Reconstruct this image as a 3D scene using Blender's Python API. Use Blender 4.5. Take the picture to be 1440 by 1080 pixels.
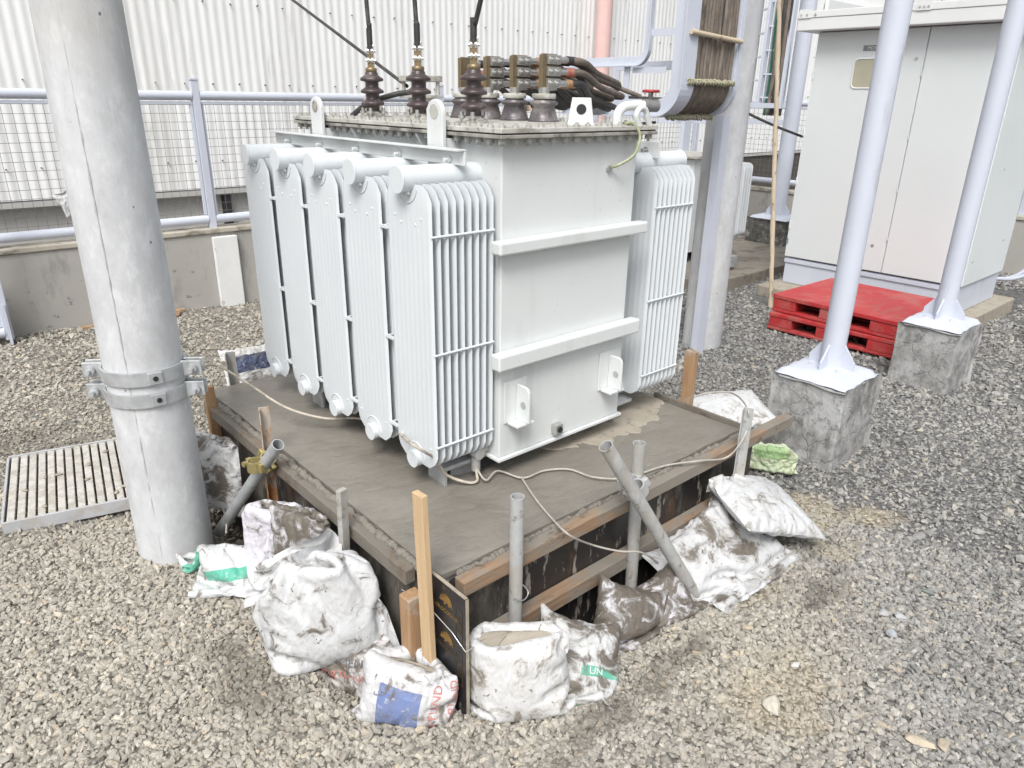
import bpy, bmesh, math, random
import numpy as np
from mathutils import Vector, Matrix
R_ = math.radians
random.seed(7); rng = np.random.default_rng(11)
scene = bpy.context.scene
for o in list(bpy.data.objects): bpy.data.objects.remove(o)
COL = scene.collection

# ------------------------------------------------------------------ camera
H = 1.65
FPX = 1016.57                       # focal length in photo pixels (1440 x 1080)
def _rot(pi, ro, ya):
    f = np.array([math.sin(ya)*math.cos(pi), math.cos(ya)*math.cos(pi), -math.sin(pi)])
    r = np.array([math.cos(ya), -math.sin(ya), 0.0]); d = np.cross(f, r)
    c, s = math.cos(ro), math.sin(ro)
    return np.array([c*r+s*d, -s*r+c*d, f])
RC = _rot(R_(21.687), R_(-0.9125), R_(41.587))
cam_d = bpy.data.cameras.new('camera'); cam = bpy.data.objects.new('camera', cam_d); COL.objects.link(cam)
cam_d.sensor_width = 36; cam_d.lens = FPX/1440*36; cam_d.clip_end = 400; cam_d.clip_start = 0.05
_m = Matrix(((RC[0][0], -RC[1][0], -RC[2][0], 0), (RC[0][1], -RC[1][1], -RC[2][1], 0), (RC[0][2], -RC[1][2], -RC[2][2], H), (0, 0, 0, 1)))
cam.matrix_world = _m
scene.camera = cam
# ------------------------------------------------------------------ sky, sun, exposure
SUN_EL, SUN_AZ = R_(52), R_(232)    # azimuth of the sun measured from +Y clockwise (towards +X)
w = bpy.data.worlds.new('World'); scene.world = w; w.use_nodes = True
wn = w.node_tree; wn.nodes.clear()
sky = wn.nodes.new('ShaderNodeTexSky'); sky.sky_type = 'NISHITA'; sky.sun_disc = False
sky.sun_elevation = SUN_EL; sky.sun_rotation = SUN_AZ; sky.air_density = 1.0; sky.dust_density = 4.0; sky.ozone_density = 1.0
hsv = wn.nodes.new('ShaderNodeHueSaturation'); hsv.inputs['Saturation'].default_value = 0.22
bg = wn.nodes.new('ShaderNodeBackground'); bg.inputs['Strength'].default_value = 0.105
wo = wn.nodes.new('ShaderNodeOutputWorld')
wn.links.new(sky.outputs[0], hsv.inputs['Color']); wn.links.new(hsv.outputs[0], bg.inputs['Color']); wn.links.new(bg.outputs[0], wo.inputs[0])
sd = bpy.data.lights.new('sun', 'SUN'); sd.energy = 1.6; sd.angle = R_(24); sd.color = (1.0, 0.97, 0.93)
sun = bpy.data.objects.new('sun', sd); COL.objects.link(sun)
sv = Vector((math.sin(SUN_AZ)*math.cos(SUN_EL), math.cos(SUN_AZ)*math.cos(SUN_EL), math.sin(SUN_EL)))
sun.rotation_euler = sv.to_track_quat('Z', 'Y').to_euler(); sun.location = sv*20
scene.view_settings.view_transform = 'Standard'; scene.view_settings.look = 'None'
scene.view_settings.gamma = 1.0; scene.view_settings.use_curve_mapping = False
scene.view_settings.exposure = 0.74
scene.render.engine = 'CYCLES'
scene.cycles.max_bounces = 5; scene.cycles.diffuse_bounces = 3; scene.cycles.glossy_bounces = 2; scene.cycles.transmission_bounces = 2; scene.cycles.volume_bounces = 0

# ------------------------------------------------------------------ pixel -> world helpers
C0 = np.array([0, 0, H])
def ray(u, v): return RC.T @ np.array([(u-720)/FPX, (v-540)/FPX, 1.0])
def pz(u, v, z): d = ray(u, v); return Vector(C0+d*(z-H)/d[2])
def px(u, v, x): d = ray(u, v); return Vector(C0+d*x/d[0])
def py(u, v, y): d = ray(u, v); return Vector(C0+d*y/d[1])
def proj(P): c = RC @ (np.array(P)-C0); return 720+FPX*c[0]/c[2], 540+FPX*c[1]/c[2], c[2]

# ------------------------------------------------------------------ materials
def nn(nt, t, **kw):
    n = nt.nodes.new(t)
    for k, v in kw.items():
        if k in n.inputs: n.inputs[k].default_value = v
        else: setattr(n, k, v)
    return n
def c4(c): return (c[0], c[1], c[2], 1) if len(c) == 3 else c
def mixc(nt, fac, a, b, blend='MIX'):
    n = nt.nodes.new('ShaderNodeMix'); n.data_type = 'RGBA'; n.blend_type = blend
    for s, v in ((n.inputs['Factor'], fac), (n.inputs['A'] if False else n.inputs[6], a), (n.inputs[7], b)):
        if hasattr(v, 'links') or hasattr(v, 'is_output'): nt.links.new(v, s)
        elif isinstance(v, (int, float)): s.default_value = v
        else: s.default_value = c4(v)
    return n.outputs[2]
def ramp(nt, fac, a, b, ca=(0, 0, 0, 1), cb=(1, 1, 1, 1)):
    if a > b: a, b, ca, cb = b, a, cb, ca
    n = nt.nodes.new('ShaderNodeValToRGB'); e = n.color_ramp.elements
    e[0].position = a; e[1].position = b; e[0].color = ca; e[1].color = cb
    nt.links.new(fac, n.inputs[0]); return n.outputs[0]
def math_(nt, op, a, b=None, clamp=False):
    n = nt.nodes.new('ShaderNodeMath'); n.operation = op; n.use_clamp = clamp
    for i, v in enumerate((a, b)):
        if v is None: continue
        if isinstance(v, (int, float)): n.inputs[i].default_value = v
        else: nt.links.new(v, n.inputs[i])
    return n.outputs[0]
def coords(nt, stretch=(1, 1, 1), rnd=True, kind='Object'):
    tc = nt.nodes.new('ShaderNodeTexCoord'); mp = nt.nodes.new('ShaderNodeMapping')
    mp.inputs['Scale'].default_value = stretch
    nt.links.new(tc.outputs[kind], mp.inputs[0])
    if not rnd: return mp.outputs[0]
    oi = nt.nodes.new('ShaderNodeObjectInfo'); vm = nt.nodes.new('ShaderNodeVectorMath'); vm.operation = 'ADD'
    sc = nt.nodes.new('ShaderNodeMath'); sc.operation = 'MULTIPLY'; sc.inputs[1].default_value = 37.0
    nt.links.new(oi.outputs['Random'], sc.inputs[0]); nt.links.new(sc.outputs[0], vm.inputs[1]); nt.links.new(mp.outputs[0], vm.inputs[0])
    return vm.outputs[0]
def noise(nt, vec, scale, detail=5, rough=.6, dist=0.0):
    n = nn(nt, 'ShaderNodeTexNoise', Scale=scale, Detail=detail, Roughness=rough, Distortion=dist)
    nt.links.new(vec, n.inputs['Vector']); return n.outputs['Fac']
def newmat(name):
    m = bpy.data.materials.new(name); m.use_nodes = True; nt = m.node_tree
    p = nt.nodes['Principled BSDF']; return m, nt, p
def M(name, c1, c2=None, scale=6, rough=.6, rvar=.12, metal=0, bump=.15, bscale=80, bdist=.004, stretch=(1, 1, 1), dirts=(), spec=.5, coat=0):
    """two-tone noise paint with layered dirt: dirts = [(colour, lo, hi, scale, stretch, strength)]"""
    m, nt, p = newmat(name)
    v = coords(nt, stretch)
    n1 = noise(nt, v, scale, 6)
    col = mixc(nt, ramp(nt, n1, .3, .7), c1, c2 or tuple(x*.85 for x in c1))
    for (dc, lo, hi, ds, dst, k) in dirts:
        dv = coords(nt, dst); dn = math_(nt, 'ADD', math_(nt, 'MULTIPLY', noise(nt, dv, ds, 8, .68), 1.5), -.25)
        f = math_(nt, 'MULTIPLY', ramp(nt, dn, lo, hi), k); col = mixc(nt, f, col, dc)
    nt.links.new(col, p.inputs['Base Color'])
    v2 = coords(nt, stretch)
    n2 = noise(nt, v2, bscale, 4)
    r = math_(nt, 'ADD', math_(nt, 'MULTIPLY', n1, rvar*2), rough-rvar, True)
    nt.links.new(r, p.inputs['Roughness'])
    p.inputs['Metallic'].default_value = metal; p.inputs['Specular IOR Level'].default_value = spec
    p.inputs['Coat Weight'].default_value = coat
    if bump:
        b = nn(nt, 'ShaderNodeBump', Strength=bump, Distance=bdist); nt.links.new(n2, b.inputs['Height']); nt.links.new(b.outputs[0], p.inputs['Normal'])
    return m
GR = (.10, .09, .075); RUST = (.23, .09, .03)
MAT = {}
MAT['tank'] = M('tank_paint', (.675, .70, .70), (.64, .665, .665), 3, .38, .06, bump=.05, bscale=25, dirts=[(GR, .55, .85, 5, (1, 1, .14), .22), ((.3, .28, .23), .70, .74, 30, (1, 1, 1), .25)])
MAT['rad'] = M('radiator_paint', (.655, .69, .715), (.615, .655, .685), 4, .34, .06, bump=.04, bscale=30, dirts=[(GR, .66, .9, 7, (1, 1, .12), .14)])
MAT['lid'] = M('weathered_lid', (.55, .55, .51), (.38, .37, .33), 14, .6, bump=.3, bscale=60, dirts=[((.16, .14, .11), .52, .7, 9, (1, 1, 1), .6), ((.06, .055, .05), .62, .72, 40, (1, 1, 1), .6)])
MAT['gasket'] = M('grimy_flange', (.40, .39, .36), (.25, .24, .21), 20, .7, bump=.3, dirts=[((.07, .06, .05), .5, .66, 16, (1, 1, 1), .7)])
MAT['porcelain'] = M('brown_porcelain', (.05, .035, .038), (.075, .055, .058), 10, .36, .08, bump=.02, dirts=[((.4, .37, .34), .6, .85, 12, (1, 1, 1), .45)])
MAT['porc_grey'] = M('dusty_grey_porcelain', (.07, .06, .07), (.12, .105, .11), 12, .35, .1, bump=.05, dirts=[((.42, .40, .37), .5, .8, 8, (1, 1, 1), .6)])
MAT['brass'] = M('tarnished_brass', (.27, .205, .115), (.21, .17, .115), 25, .45, .12, metal=.6, bump=.1, dirts=[((.2, .17, .1), .55, .75, 18, (1, 1, 1), .7)])
MAT['tin'] = M('tinned_steel', (.62, .62, .60), (.48, .48, .47), 30, .32, .1, metal=.8, bump=.1, dirts=[((.2, .19, .17), .6, .8, 25, (1, 1, 1), .5)])
MAT['galv'] = M('galvanised_steel', (.42, .44, .46), (.55, .57, .58), 22, .5, .1, metal=.45, bump=.12, dirts=[((.25, .24, .22), .55, .8, 14, (1, 1, 1), .6)])
MAT['galv_mud'] = M('cement_splashed_steel', (.40, .41, .42), (.52, .53, .52), 20, .65, .1, metal=.25, bump=.35, bscale=50, dirts=[((.42, .40, .36), .45, .6, 12, (1, 1, .5), .85), ((.15, .13, .1), .62, .75, 25, (1, 1, 1), .7)])
MAT['rust'] = M('rusty_steel', (.28, .11, .04), (.40, .20, .08), 30, .8, bump=.5, bscale=90, dirts=[((.45, .42, .37), .48, .6, 14, (1, 1, .6), .85)])
MAT['rubber'] = M('black_cable_rubber', (.022, .022, .024), (.05, .047, .045), 30, .55, bump=.1, dirts=[((.2, .17, .14), .55, .8, 8, (1, 1, 1), .5)])
MAT['cable_dusty'] = M('dust_coated_cable', (.12, .10, .085), (.20, .165, .135), 14, .8, bump=.3, bscale=120, dirts=[((.32, .28, .23), .5, .75, 18, (1, 1, .3), .6), ((.05, .045, .04), .6, .75, 9, (1, 1, .4), .8)])
MAT['tape_tan'] = M('tan_tape', (.42, .25, .13), None, 30, .6, bump=.2)
MAT['tape_red'] = M('red_tape', (.50, .09, .05), (.40, .2, .15), 30, .5, bump=.2)
MAT['tape_blue'] = M('dark_blue_tape', (.02, .035, .06), None, 30, .5, bump=.2)
MAT['steel_lav'] = M('lavender_grey_paint', (.565, .60, .685), (.53, .565, .65), 5, .42, .07, bump=.05, bscale=40, dirts=[((.3, .28, .25), .66, .8, 9, (1, 1, .3), .3)])
MAT['pole'] = M('spun_concrete', (.53, .545, .565), (.45, .46, .475), 7, .85, .06, bump=.35, bscale=70, bdist=.003, dirts=[((.60, .60, .59), .5, .72, 4, (1, 1, .4), .6), ((.34, .29, .2), .67, .78, 6, (1, 1, .5), .55), ((.15, .145, .14), .70, .73, 22, (1, 1, 1), .8)])
MAT['conc_wall'] = M('rendered_concrete', (.42, .405, .38), (.37, .36, .34), 3, .9, .05, bump=.2, bscale=50, dirts=[((.09, .085, .075), .62, .8, 3.5, (1, 1, .35), .45), ((.14, .13, .11), .70, .76, 16, (1, 1, 1), .7)])
MAT['white_wash'] = M('white_washed_concrete', (.78, .79, .79), (.7, .71, .71), 6, .85, bump=.25, bscale=40, dirts=[((.25, .24, .22), .66, .72, 12, (1, 1, .6), .6)])
MAT['pedestal'] = M('crazed_plaster', (.44, .44, .43), (.28, .28, .275), 6, .85, .06, bump=.6, bscale=26, bdist=.008, dirts=[((.14, .135, .125), .50, .62, 5, (1, 1, 1), .75), ((.6, .59, .56), .6, .7, 9, (1, 1, .6), .5), ((.10, .09, .08), .64, .70, 14, (1, 1, .4), .6)])
MAT['ped_dark'] = M('mossy_plaster', (.13, .13, .125), (.24, .235, .22), 7, .9, bump=.6, bscale=26, bdist=.008, dirts=[((.05, .05, .045), .5, .65, 5, (1, 1, .4), .8)])
MAT['slab_old'] = M('old_dry_concrete', (.38, .345, .285), (.30, .27, .22), 14, .92, .04, bump=.6, bscale=60, bdist=.006, dirts=[((.14, .13, .11), .58, .72, 18, (1, 1, 1), .6)])
MAT['slab_far'] = M('stained_concrete_plinth', (.20, .18, .15), (.28, .25, .21), 5, .9, bump=.4, dirts=[((.08, .075, .065), .5, .7, 4, (1, 1, 1), .7)])
MAT['bldg_low'] = M('building_base_grey', (.50, .495, .48), (.44, .435, .42), 2, .9, bump=.15)
MAT['timber'] = M('raw_sawn_timber', (.42, .27, .15), (.29, .17, .09), 9, .75, .08, bump=.4, bscale=30, stretch=(9, 9, .7), dirts=[((.36, .33, .28), .56, .7, 11, (1, 1, 1), .7)])
MAT['timber_new'] = M('fresh_sawn_lumber', (.60, .44, .27), (.50, .35, .20), 8, .7, .06, bump=.3, bscale=30, stretch=(10, 10, .5), dirts=[((.38, .34, .28), .64, .74, 14, (1, 1, 1), .6)])
MAT['timber_x'] = M('cement_smeared_timber', (.21, .13, .08), (.33, .23, .15), 8, .8, .08, bump=.45, bscale=34, stretch=(.7, 9, 9), dirts=[((.23, .212, .182), .34, .52, 8, (.5, 1, 1), .93), ((.07, .055, .04), .62, .75, 16, (.6, 1, 1), .7)])
MAT['timber_y'] = M('mud_smeared_timber', (.11, .065, .04), (.18, .115, .07), 8, .8, .08, bump=.6, bscale=34, stretch=(9, .7, 9), dirts=[((.18, .166, .142), .18, .48, 9, (1, 1, 1), .97), ((.06, .05, .04), .6, .75, 14, (1, .6, 1), .7)])
MAT['ply'] = M('black_film_plywood', (.018, .017, .018), (.03, .027, .025), 10, .38, .1, bump=.1, dirts=[((.30, .28, .245), .62, .68, 30, (1, 1, .25), .9), ((.13, .07, .035), .60, .75, 6, (1, 1, .35), .6), ((.20, .185, .16), .52, .74, 5, (1, 1, .4), .7)])
MAT['ply_clean'] = M('black_film_plywood_clean', (.016, .016, .018), (.024, .023, .024), 10, .33, .08, bump=.05, dirts=[((.25, .24, .22), .70, .76, 30, (1, 1, .7), .5)])
MAT['ply_edge'] = M('plywood_edge', (.42, .37, .30), (.25, .21, .16), 30, .8, bump=.3)
MAT['gold'] = M('gold_print', (.27, .155, .035), (.16, .09, .03), 30, .5, bump=0)
MAT['gold_dim'] = M('faint_gold_print', (.085, .058, .028), (.05, .035, .02), 30, .5, bump=0)
MAT['cab'] = M('cabinet_paint', (.675, .715, .725), (.645, .685, .695), 2, .4, .05, bump=.03, bscale=12, dirts=[((.35, .32, .26),     .66, .9, 2.5, (1, 1, .5), .16)])
MAT['cab_side'] = MAT['cab']
MAT['white_metal'] = M('white_sheet_metal', (.76, .78, .78), (.72, .74, .74), 3, .42, .06, bump=.04, dirts=[((.3, .29, .27), .66, .85, 5, (1, 1, .4), .2)])
MAT['corr'] = M('white_corrugated_sheet', (.84, .85, .85), (.79, .80, .80), 1.5, .55, .07, bump=.05, dirts=[((.36, .34, .28), .56, .78, 2.2, (1, 1, .10), .40), ((.22, .21, .18), .66, .74, 9, (1, 1, .08), .35)])
MAT['pink'] = M('faded_pink_pipe', (.72, .50, .47), (.66, .45, .42), 4, .6, bump=.05)
MAT['screw'] = M('dark_screw', (.07, .065, .06), None, 20, .6, bump=0)
MAT['wire'] = M('galvanised_wire', (.22, .215, .20), None, 20, .6, metal=.3, bump=0)
MAT['red_pl'] = M('red_painted_timber', (.46, .034, .038), (.38, .027, .030), 8, .55, .1, bump=.25, bscale=40, stretch=(4, 1, 4), dirts=[((.45, .20, .17), .50, .72, 3, (1, 1, 1), .5), ((.30, .16, .13), .55, .7, 9, (.3, 1, 1), .35)])
MAT['bamboo'] = M('dry_bamboo', (.46, .38, .27), (.58, .50, .38), 6, .7, .08, bump=.2, stretch=(2, 2, .6), dirts=[((.13, .10, .07), .60, .70, 18, (1, 1, .5), .7)])
MAT['valve_red'] = M('red_handwheel', (.38, .03, .035), None, 20, .45, bump=.05)
MAT['pipe_brown'] = M('stained_pipe', (.48, .30, .20), (.60, .50, .42), 14, .6, bump=.2, dirts=[((.16, .10, .07), .5, .65, 14, (1, .4, 1), .6)])
MAT['hose'] = M('cement_covered_wire', (.55, .50, .42), (.40, .36, .30), 30, .85, bump=.5, bscale=120, dirts=[((.22, .2, .17), .5, .62, 14, (1, 1, 1), .7)])
MAT['hose_clean'] = M('off_white_wire', (.47, .45, .41), (.34, .32, .285), 22, .7, bump=.2, dirts=[((.3, .27, .22), .6, .72, 14, (1, 1, 1), .6)])
MAT['grate'] = M('cement_stained_grating', (.55, .535, .50), (.45, .435, .40), 9, .8, bump=.4, dirts=[((.30, .27, .21), .52, .66, 14, (1, 1, 1), .6), ((.35, .33, .30), .45, .6, 30, (1, 1, 1), .6)])
MAT['grate_frame'] = M('grating_frame_steel', (.50, .51, .53), (.42, .43, .45), 9, .6, metal=.2, bump=.2, dirts=[((.4, .37, .32), .5, .66, 14, (1, 1, 1), .6)])
MAT['window'] = M('yellowed_window', (.42, .40, .30), (.34, .33, .25), 3, .15, .05, bump=0, coat=.5)
MAT['plate'] = M('grey_name_plate', (.22, .23, .25), None, 9, .4, bump=0)
MAT['letter_w'] = M('white_lettering', (.75, .76, .77), None, 9, .5, bump=0)
MAT['dark'] = M('dark_void', (.02, .021, .025), None, 9, .7, bump=0)
MAT['green_yellow'] = M('green_earth_wire', (.27, .33, .17), (.34, .36, .24), 40, .5, bump=.1, dirts=[((.5, .47, .38), .5, .65, 30, (1, 1, 1), .6)])
MAT['cb'] = M('blue_cable', (.03, .12, .32), None, 9, .4, bump=0)
MAT['cr'] = M('red_cable', (.42, .06, .05), None, 9, .4, bump=0)
MAT['cy'] = M('orange_cable', (.50, .28, .05), None, 9, .4, bump=0)
MAT['cg'] = M('green_cable', (.02, .12, .06), None, 9, .4, bump=0)
MAT['clamp_brass'] = M('zinc_yellow_clamp', (.52, .44, .20), (.38, .32, .16), 20, .4, .1, metal=.7, bump=.15)
MAT['red_print'] = M('faded_red_print', (.42, .10, .08), (.52, .27, .24), 40, .8, bump=0)
MAT['dark_print'] = M('dark_print', (.05, .055, .07), (.2, .2, .22), 40, .8, bump=0)
MAT['white_print'] = M('white_print', (.75, .78, .77), None, 40, .8, bump=0)

def crazed(name, c1, c2, dark):
    m, nt, p = newmat(name); v = coords(nt, (1, 1, 1)); n1 = noise(nt, v, 5, 8, .68); n2 = noise(nt, v, 16, 7, .7); n3 = noise(nt, coords(nt, (1, 1, .35)), 7, 6, .65)
    col = mixc(nt, ramp(nt, n1, .40, .58), c1, c2)
    col = mixc(nt, math_(nt, 'MULTIPLY', ramp(nt, n2, .52, .60), .75), col, tuple(x*.55 for x in c2)); col = mixc(nt, math_(nt, 'MULTIPLY', ramp(nt, n2, .44, .36), .55), col, (.55, .54, .51))
    col = mixc(nt, math_(nt, 'MULTIPLY', ramp(nt, n3, .54, .66), .75), col, dark)
    dist = nt.nodes.new('ShaderNodeVectorMath'); dist.operation = 'ADD'; nz = nn(nt, 'ShaderNodeTexNoise', Scale=9.0, Detail=4.0); nt.links.new(v, nz.inputs['Vector'])
    sc_ = nt.nodes.new('ShaderNodeVectorMath'); sc_.operation = 'SCALE'; sc_.inputs['Scale'].default_value = .16; nt.links.new(nz.outputs['Color'], sc_.inputs[0]); nt.links.new(v, dist.inputs[0]); nt.links.new(sc_.outputs[0], dist.inputs[1])
    vo = nn(nt, 'ShaderNodeTexVoronoi', Scale=6.5); vo.feature = 'DISTANCE_TO_EDGE'; nt.links.new(dist.outputs[0], vo.inputs['Vector'])
    crk = math_(nt, 'MULTIPLY', ramp(nt, vo.outputs['Distance'], .028, .004), ramp(nt, n1, .42, .55)); col = mixc(nt, math_(nt, 'MULTIPLY', crk, .10), col, (.10, .095, .09))
    nt.links.new(col, p.inputs['Base Color']); p.inputs['Roughness'].default_value = .9
    h = math_(nt, 'SUBTRACT', math_(nt, 'ADD', math_(nt, 'MULTIPLY', n2, .6), math_(nt, 'MULTIPLY', noise(nt, v, 60, 4), .25)), math_(nt, 'MULTIPLY', crk, .3))
    b = nn(nt, 'ShaderNodeBump', Strength=.9, Distance=.010); nt.links.new(h, b.inputs['Height']); nt.links.new(b.outputs[0], p.inputs['Normal']); return m
MAT['pedestal'] = crazed('crazed_plaster_pedestal', (.44, .445, .45), (.30, .30, .295), (.12, .115, .105)); MAT['ped_dark'] = crazed('mossy_plaster_pedestal', (.17, .165, .155), (.11, .11, .10), (.035, .035, .03))
def wet_slab():
    m, nt, p = newmat('wet_floated_concrete'); v = coords(nt, (1, 1, 1), False)
    n1 = noise(nt, v, 2.6, 6, .55); n2 = noise(nt, v, 18, 6, .6)
    col = mixc(nt, ramp(nt, n1, .35, .68), (.185, .171, .147), (.245, .228, .198))
    col = mixc(nt, math_(nt, 'MULTIPLY', ramp(nt, n2, .55, .75), .35), col, (.10, .09, .075))
    nt.links.new(col, p.inputs['Base Color'])
    r = math_(nt, 'ADD', math_(nt, 'MULTIPLY', ramp(nt, n1, .3, .7), .28), .30); nt.links.new(r, p.inputs['Roughness'])
    # trowel arcs: distorted waves + fine grain
    wv = nn(nt, 'ShaderNodeTexWave', Scale=4.0, Distortion=14.0, Detail=3.0); wv.wave_type = 'RINGS'; wv.inputs['Detail Scale'].default_value = 1.3
    nt.links.new(v, wv.inputs['Vector'])
    n3 = noise(nt, v, 160, 3); n4 = noise(nt, coords(nt, (1, 4, 1), False), 14, 5, .6, 1.2)
    h = math_(nt, 'ADD', math_(nt, 'ADD', math_(nt, 'MULTIPLY', wv.outputs['Fac'], .35), math_(nt, 'MULTIPLY', n3, .12)), math_(nt, 'MULTIPLY', n4, .9))
    b = nn(nt, 'ShaderNodeBump', Strength=.45, Distance=.008); nt.links.new(h, b.inputs['Height']); nt.links.new(b.outputs[0], p.inputs['Normal'])
    return m
MAT['slab'] = wet_slab()
def pole_mat():
    m, nt, p = newmat('spun_concrete_pole'); v = coords(nt, (1, 1, .55)); n1 = noise(nt, v, 5, 8, .7); n2 = noise(nt, v, 19, 7, .7); n3 = noise(nt, coords(nt, (1, 1, .5)), 2.2, 4, .5)
    col = mixc(nt, ramp(nt, n1, .38, .62), (.57, .585, .605), (.485, .495, .51)); col = mixc(nt, math_(nt, 'MULTIPLY', ramp(nt, n2, .52, .66), .32), col, (.36, .36, .36))
    col = mixc(nt, math_(nt, 'MULTIPLY', ramp(nt, n2, .46, .36), .5), col, (.66, .67, .68)); col = mixc(nt, math_(nt, 'MULTIPLY', ramp(nt, n3, .58, .72), .3), col, (.50, .46, .38))
    vo = nn(nt, 'ShaderNodeTexVoronoi', Scale=24.0); nt.links.new(coords(nt, (1, 1, .8)), vo.inputs['Vector']); hs = nn(nt, 'ShaderNodeSeparateColor'); nt.links.new(vo.outputs['Color'], hs.inputs[0])
    pore = math_(nt, 'MULTIPLY', ramp(nt, vo.outputs['Distance'], .13, .07), math_(nt, 'GREATER_THAN', hs.outputs[0], .78)); col = mixc(nt, math_(nt, 'MULTIPLY', pore, .85), col, (.12, .115, .11))
    nt.links.new(col, p.inputs['Base Color']); p.inputs['Roughness'].default_value = .85
    h = math_(nt, 'SUBTRACT', math_(nt, 'ADD', math_(nt, 'MULTIPLY', n2, .5), math_(nt, 'MULTIPLY', noise(nt, v, 90, 4), .3)), pore)
    b = nn(nt, 'ShaderNodeBump', Strength=.5, Distance=.006); nt.links.new(h, b.inputs['Height']); nt.links.new(b.outputs[0], p.inputs['Normal']); return m
MAT['pole'] = pole_mat()

ZONES = [(2.78, 1.20, .26, .17), (2.05, 1.03, .17, .09), (2.62, .98, .2, .08), (1.72, .70, .22, .13), (3.0, 1.0, .10, .14)]
def vnoise(x, y, f, seed):
    """smooth value noise on the plane"""
    g = np.random.default_rng(seed).random((64, 64)); u = np.asarray(x)*f; v = np.asarray(y)*f
    i = np.floor(u).astype(int); j = np.floor(v).astype(int); a = u-i; b = v-j; a = a*a*(3-2*a); b = b*b*(3-2*b)
    q = lambda di, dj: g[(i+di) % 64, (j+dj) % 64]
    return q(0, 0)*(1-a)*(1-b)+q(1, 0)*a*(1-b)+q(0, 1)*(1-a)*b+q(1, 1)*a*b
def fnoise(x, y, f, seed): return .55*vnoise(x, y, f, seed)+.28*vnoise(x, y, f*2.1, seed+1)+.17*vnoise(x, y, f*4.3, seed+2)
def grey_share(x, y):
    """0: tan dusty stone, 1: blue-grey stone"""
    t = (x-.55*y)*.34+(fnoise(x, y, 1.1, 5)-.5)*1.1-.02
    return np.clip((t-.05)/.75, 0, 1)
def sand_share(x, y):
    s = np.zeros(np.shape(x))
    for (zx, zy, ra, rb) in ZONES: s = np.maximum(s, 1.2-((x-zx)/ra)**2-((y-zy)/rb)**2+(fnoise(x, y, 9, 9)-.5)*2.6)
    return np.clip(s, 0, 1)
def gravel_ground():
    m, nt, p = newmat('gravel_bed'); v = coords(nt, (1, 1, 1), False)
    at = nn(nt, 'ShaderNodeAttribute'); at.attribute_name = 'col'
    vo = nn(nt, 'ShaderNodeTexVoronoi', Scale=62.0); nt.links.new(v, vo.inputs['Vector'])
    hs = nn(nt, 'ShaderNodeSeparateColor'); nt.links.new(vo.outputs['Color'], hs.inputs[0])
    col = mixc(nt, hs.outputs[0], (.45, .45, .45), (1.15, 1.15, 1.15)); col = mixc(nt, 1.0, at.outputs['Color'], col, 'MULTIPLY')
    nt.links.new(col, p.inputs['Base Color']); p.inputs['Roughness'].default_value = .95; p.inputs['Specular IOR Level'].default_value = .2
    b = nn(nt, 'ShaderNodeBump', Strength=1.0, Distance=.010); b.invert = True
    nt.links.new(vo.outputs['Distance'], b.inputs['Height']); nt.links.new(b.outputs[0], p.inputs['Normal'])
    return m
def gravel_stone():
    m, nt, p = newmat('crushed_stone'); v = coords(nt, (1, 1, 1), False)
    at = nn(nt, 'ShaderNodeAttribute'); at.attribute_name = 'col'
    n1 = noise(nt, v, 110, 3, .65)
    col = mixc(nt, 1.0, at.outputs['Color'], ramp(nt, n1, .3, .7, (.72, .72, .72, 1), (1.18, 1.17, 1.15, 1)), 'MULTIPLY')
    nt.links.new(col, p.inputs['Base Color']); p.inputs['Roughness'].default_value = .88; p.inputs['Specular IOR Level'].default_value = .3
    return m
WETS = [(.42, 3.75, .26, .20), (.25, 4.05, .3, .12), (.80, 3.35, .16, .2), (2.55, 1.02, .16, .06), (2.30, .86, .2, .06), (.55, 1.75, .12, .3), (1.25, .98, .5, .05)]
def wet_share(x, y):
    s = np.zeros(np.shape(x))
    for (zx, zy, ra, rb) in WETS: s = np.maximum(s, 1.1-((x-zx)/ra)**2-((y-zy)/rb)**2+(fnoise(x, y, 11, 33)-.5)*2.4)
    return np.clip(s, 0, 1)
def stone_colour(x, y, n, r):
    """per stone colour: tan or blue-grey family"""
    k = r.random(n); tan = np.stack([np.interp(k, [0, .25, .6, .88, .96, 1], c) for c in ([.23, .33, .43, .52, .52, .66], [.218, .315, .412, .50, .43, .64], [.195, .283, .375, .455, .32, .60])], 1)
    gr = np.stack([np.interp(k, [0, .3, .65, .88, .96, 1], c) for c in ([.13, .22, .33, .44, .45, .62], [.131, .221, .33, .437, .39, .61], [.133, .222, .327, .425, .30, .59])], 1)
    pick = np.clip(grey_share(x, y)+(r.random(n)-.5)*.8, 0, 1)[:, None]; c = tan*(1-pick)+gr*pick
    s = (sand_share(x, y)*.72)[:, None]; c = c*(1-s)+np.array([.43, .385, .30])*s
    mean = (np.array([.40, .375, .33])*(1-grey_share(x, y)[:, None])+np.array([.30, .30, .298])*grey_share(x, y)[:, None])
    return (c*.58+mean*.42)*np.array([.97, .965, .945])*(.90+.18*fnoise(x, y, 2.2, 21))[:, None]*(1-.38*wet_share(x, y)*np.ones(n))[:, None]*np.array([1, .985, .965])**wet_share(x, y)[:, None]
MAT['ground'] = gravel_ground(); MAT['stone'] = gravel_stone()

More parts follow.
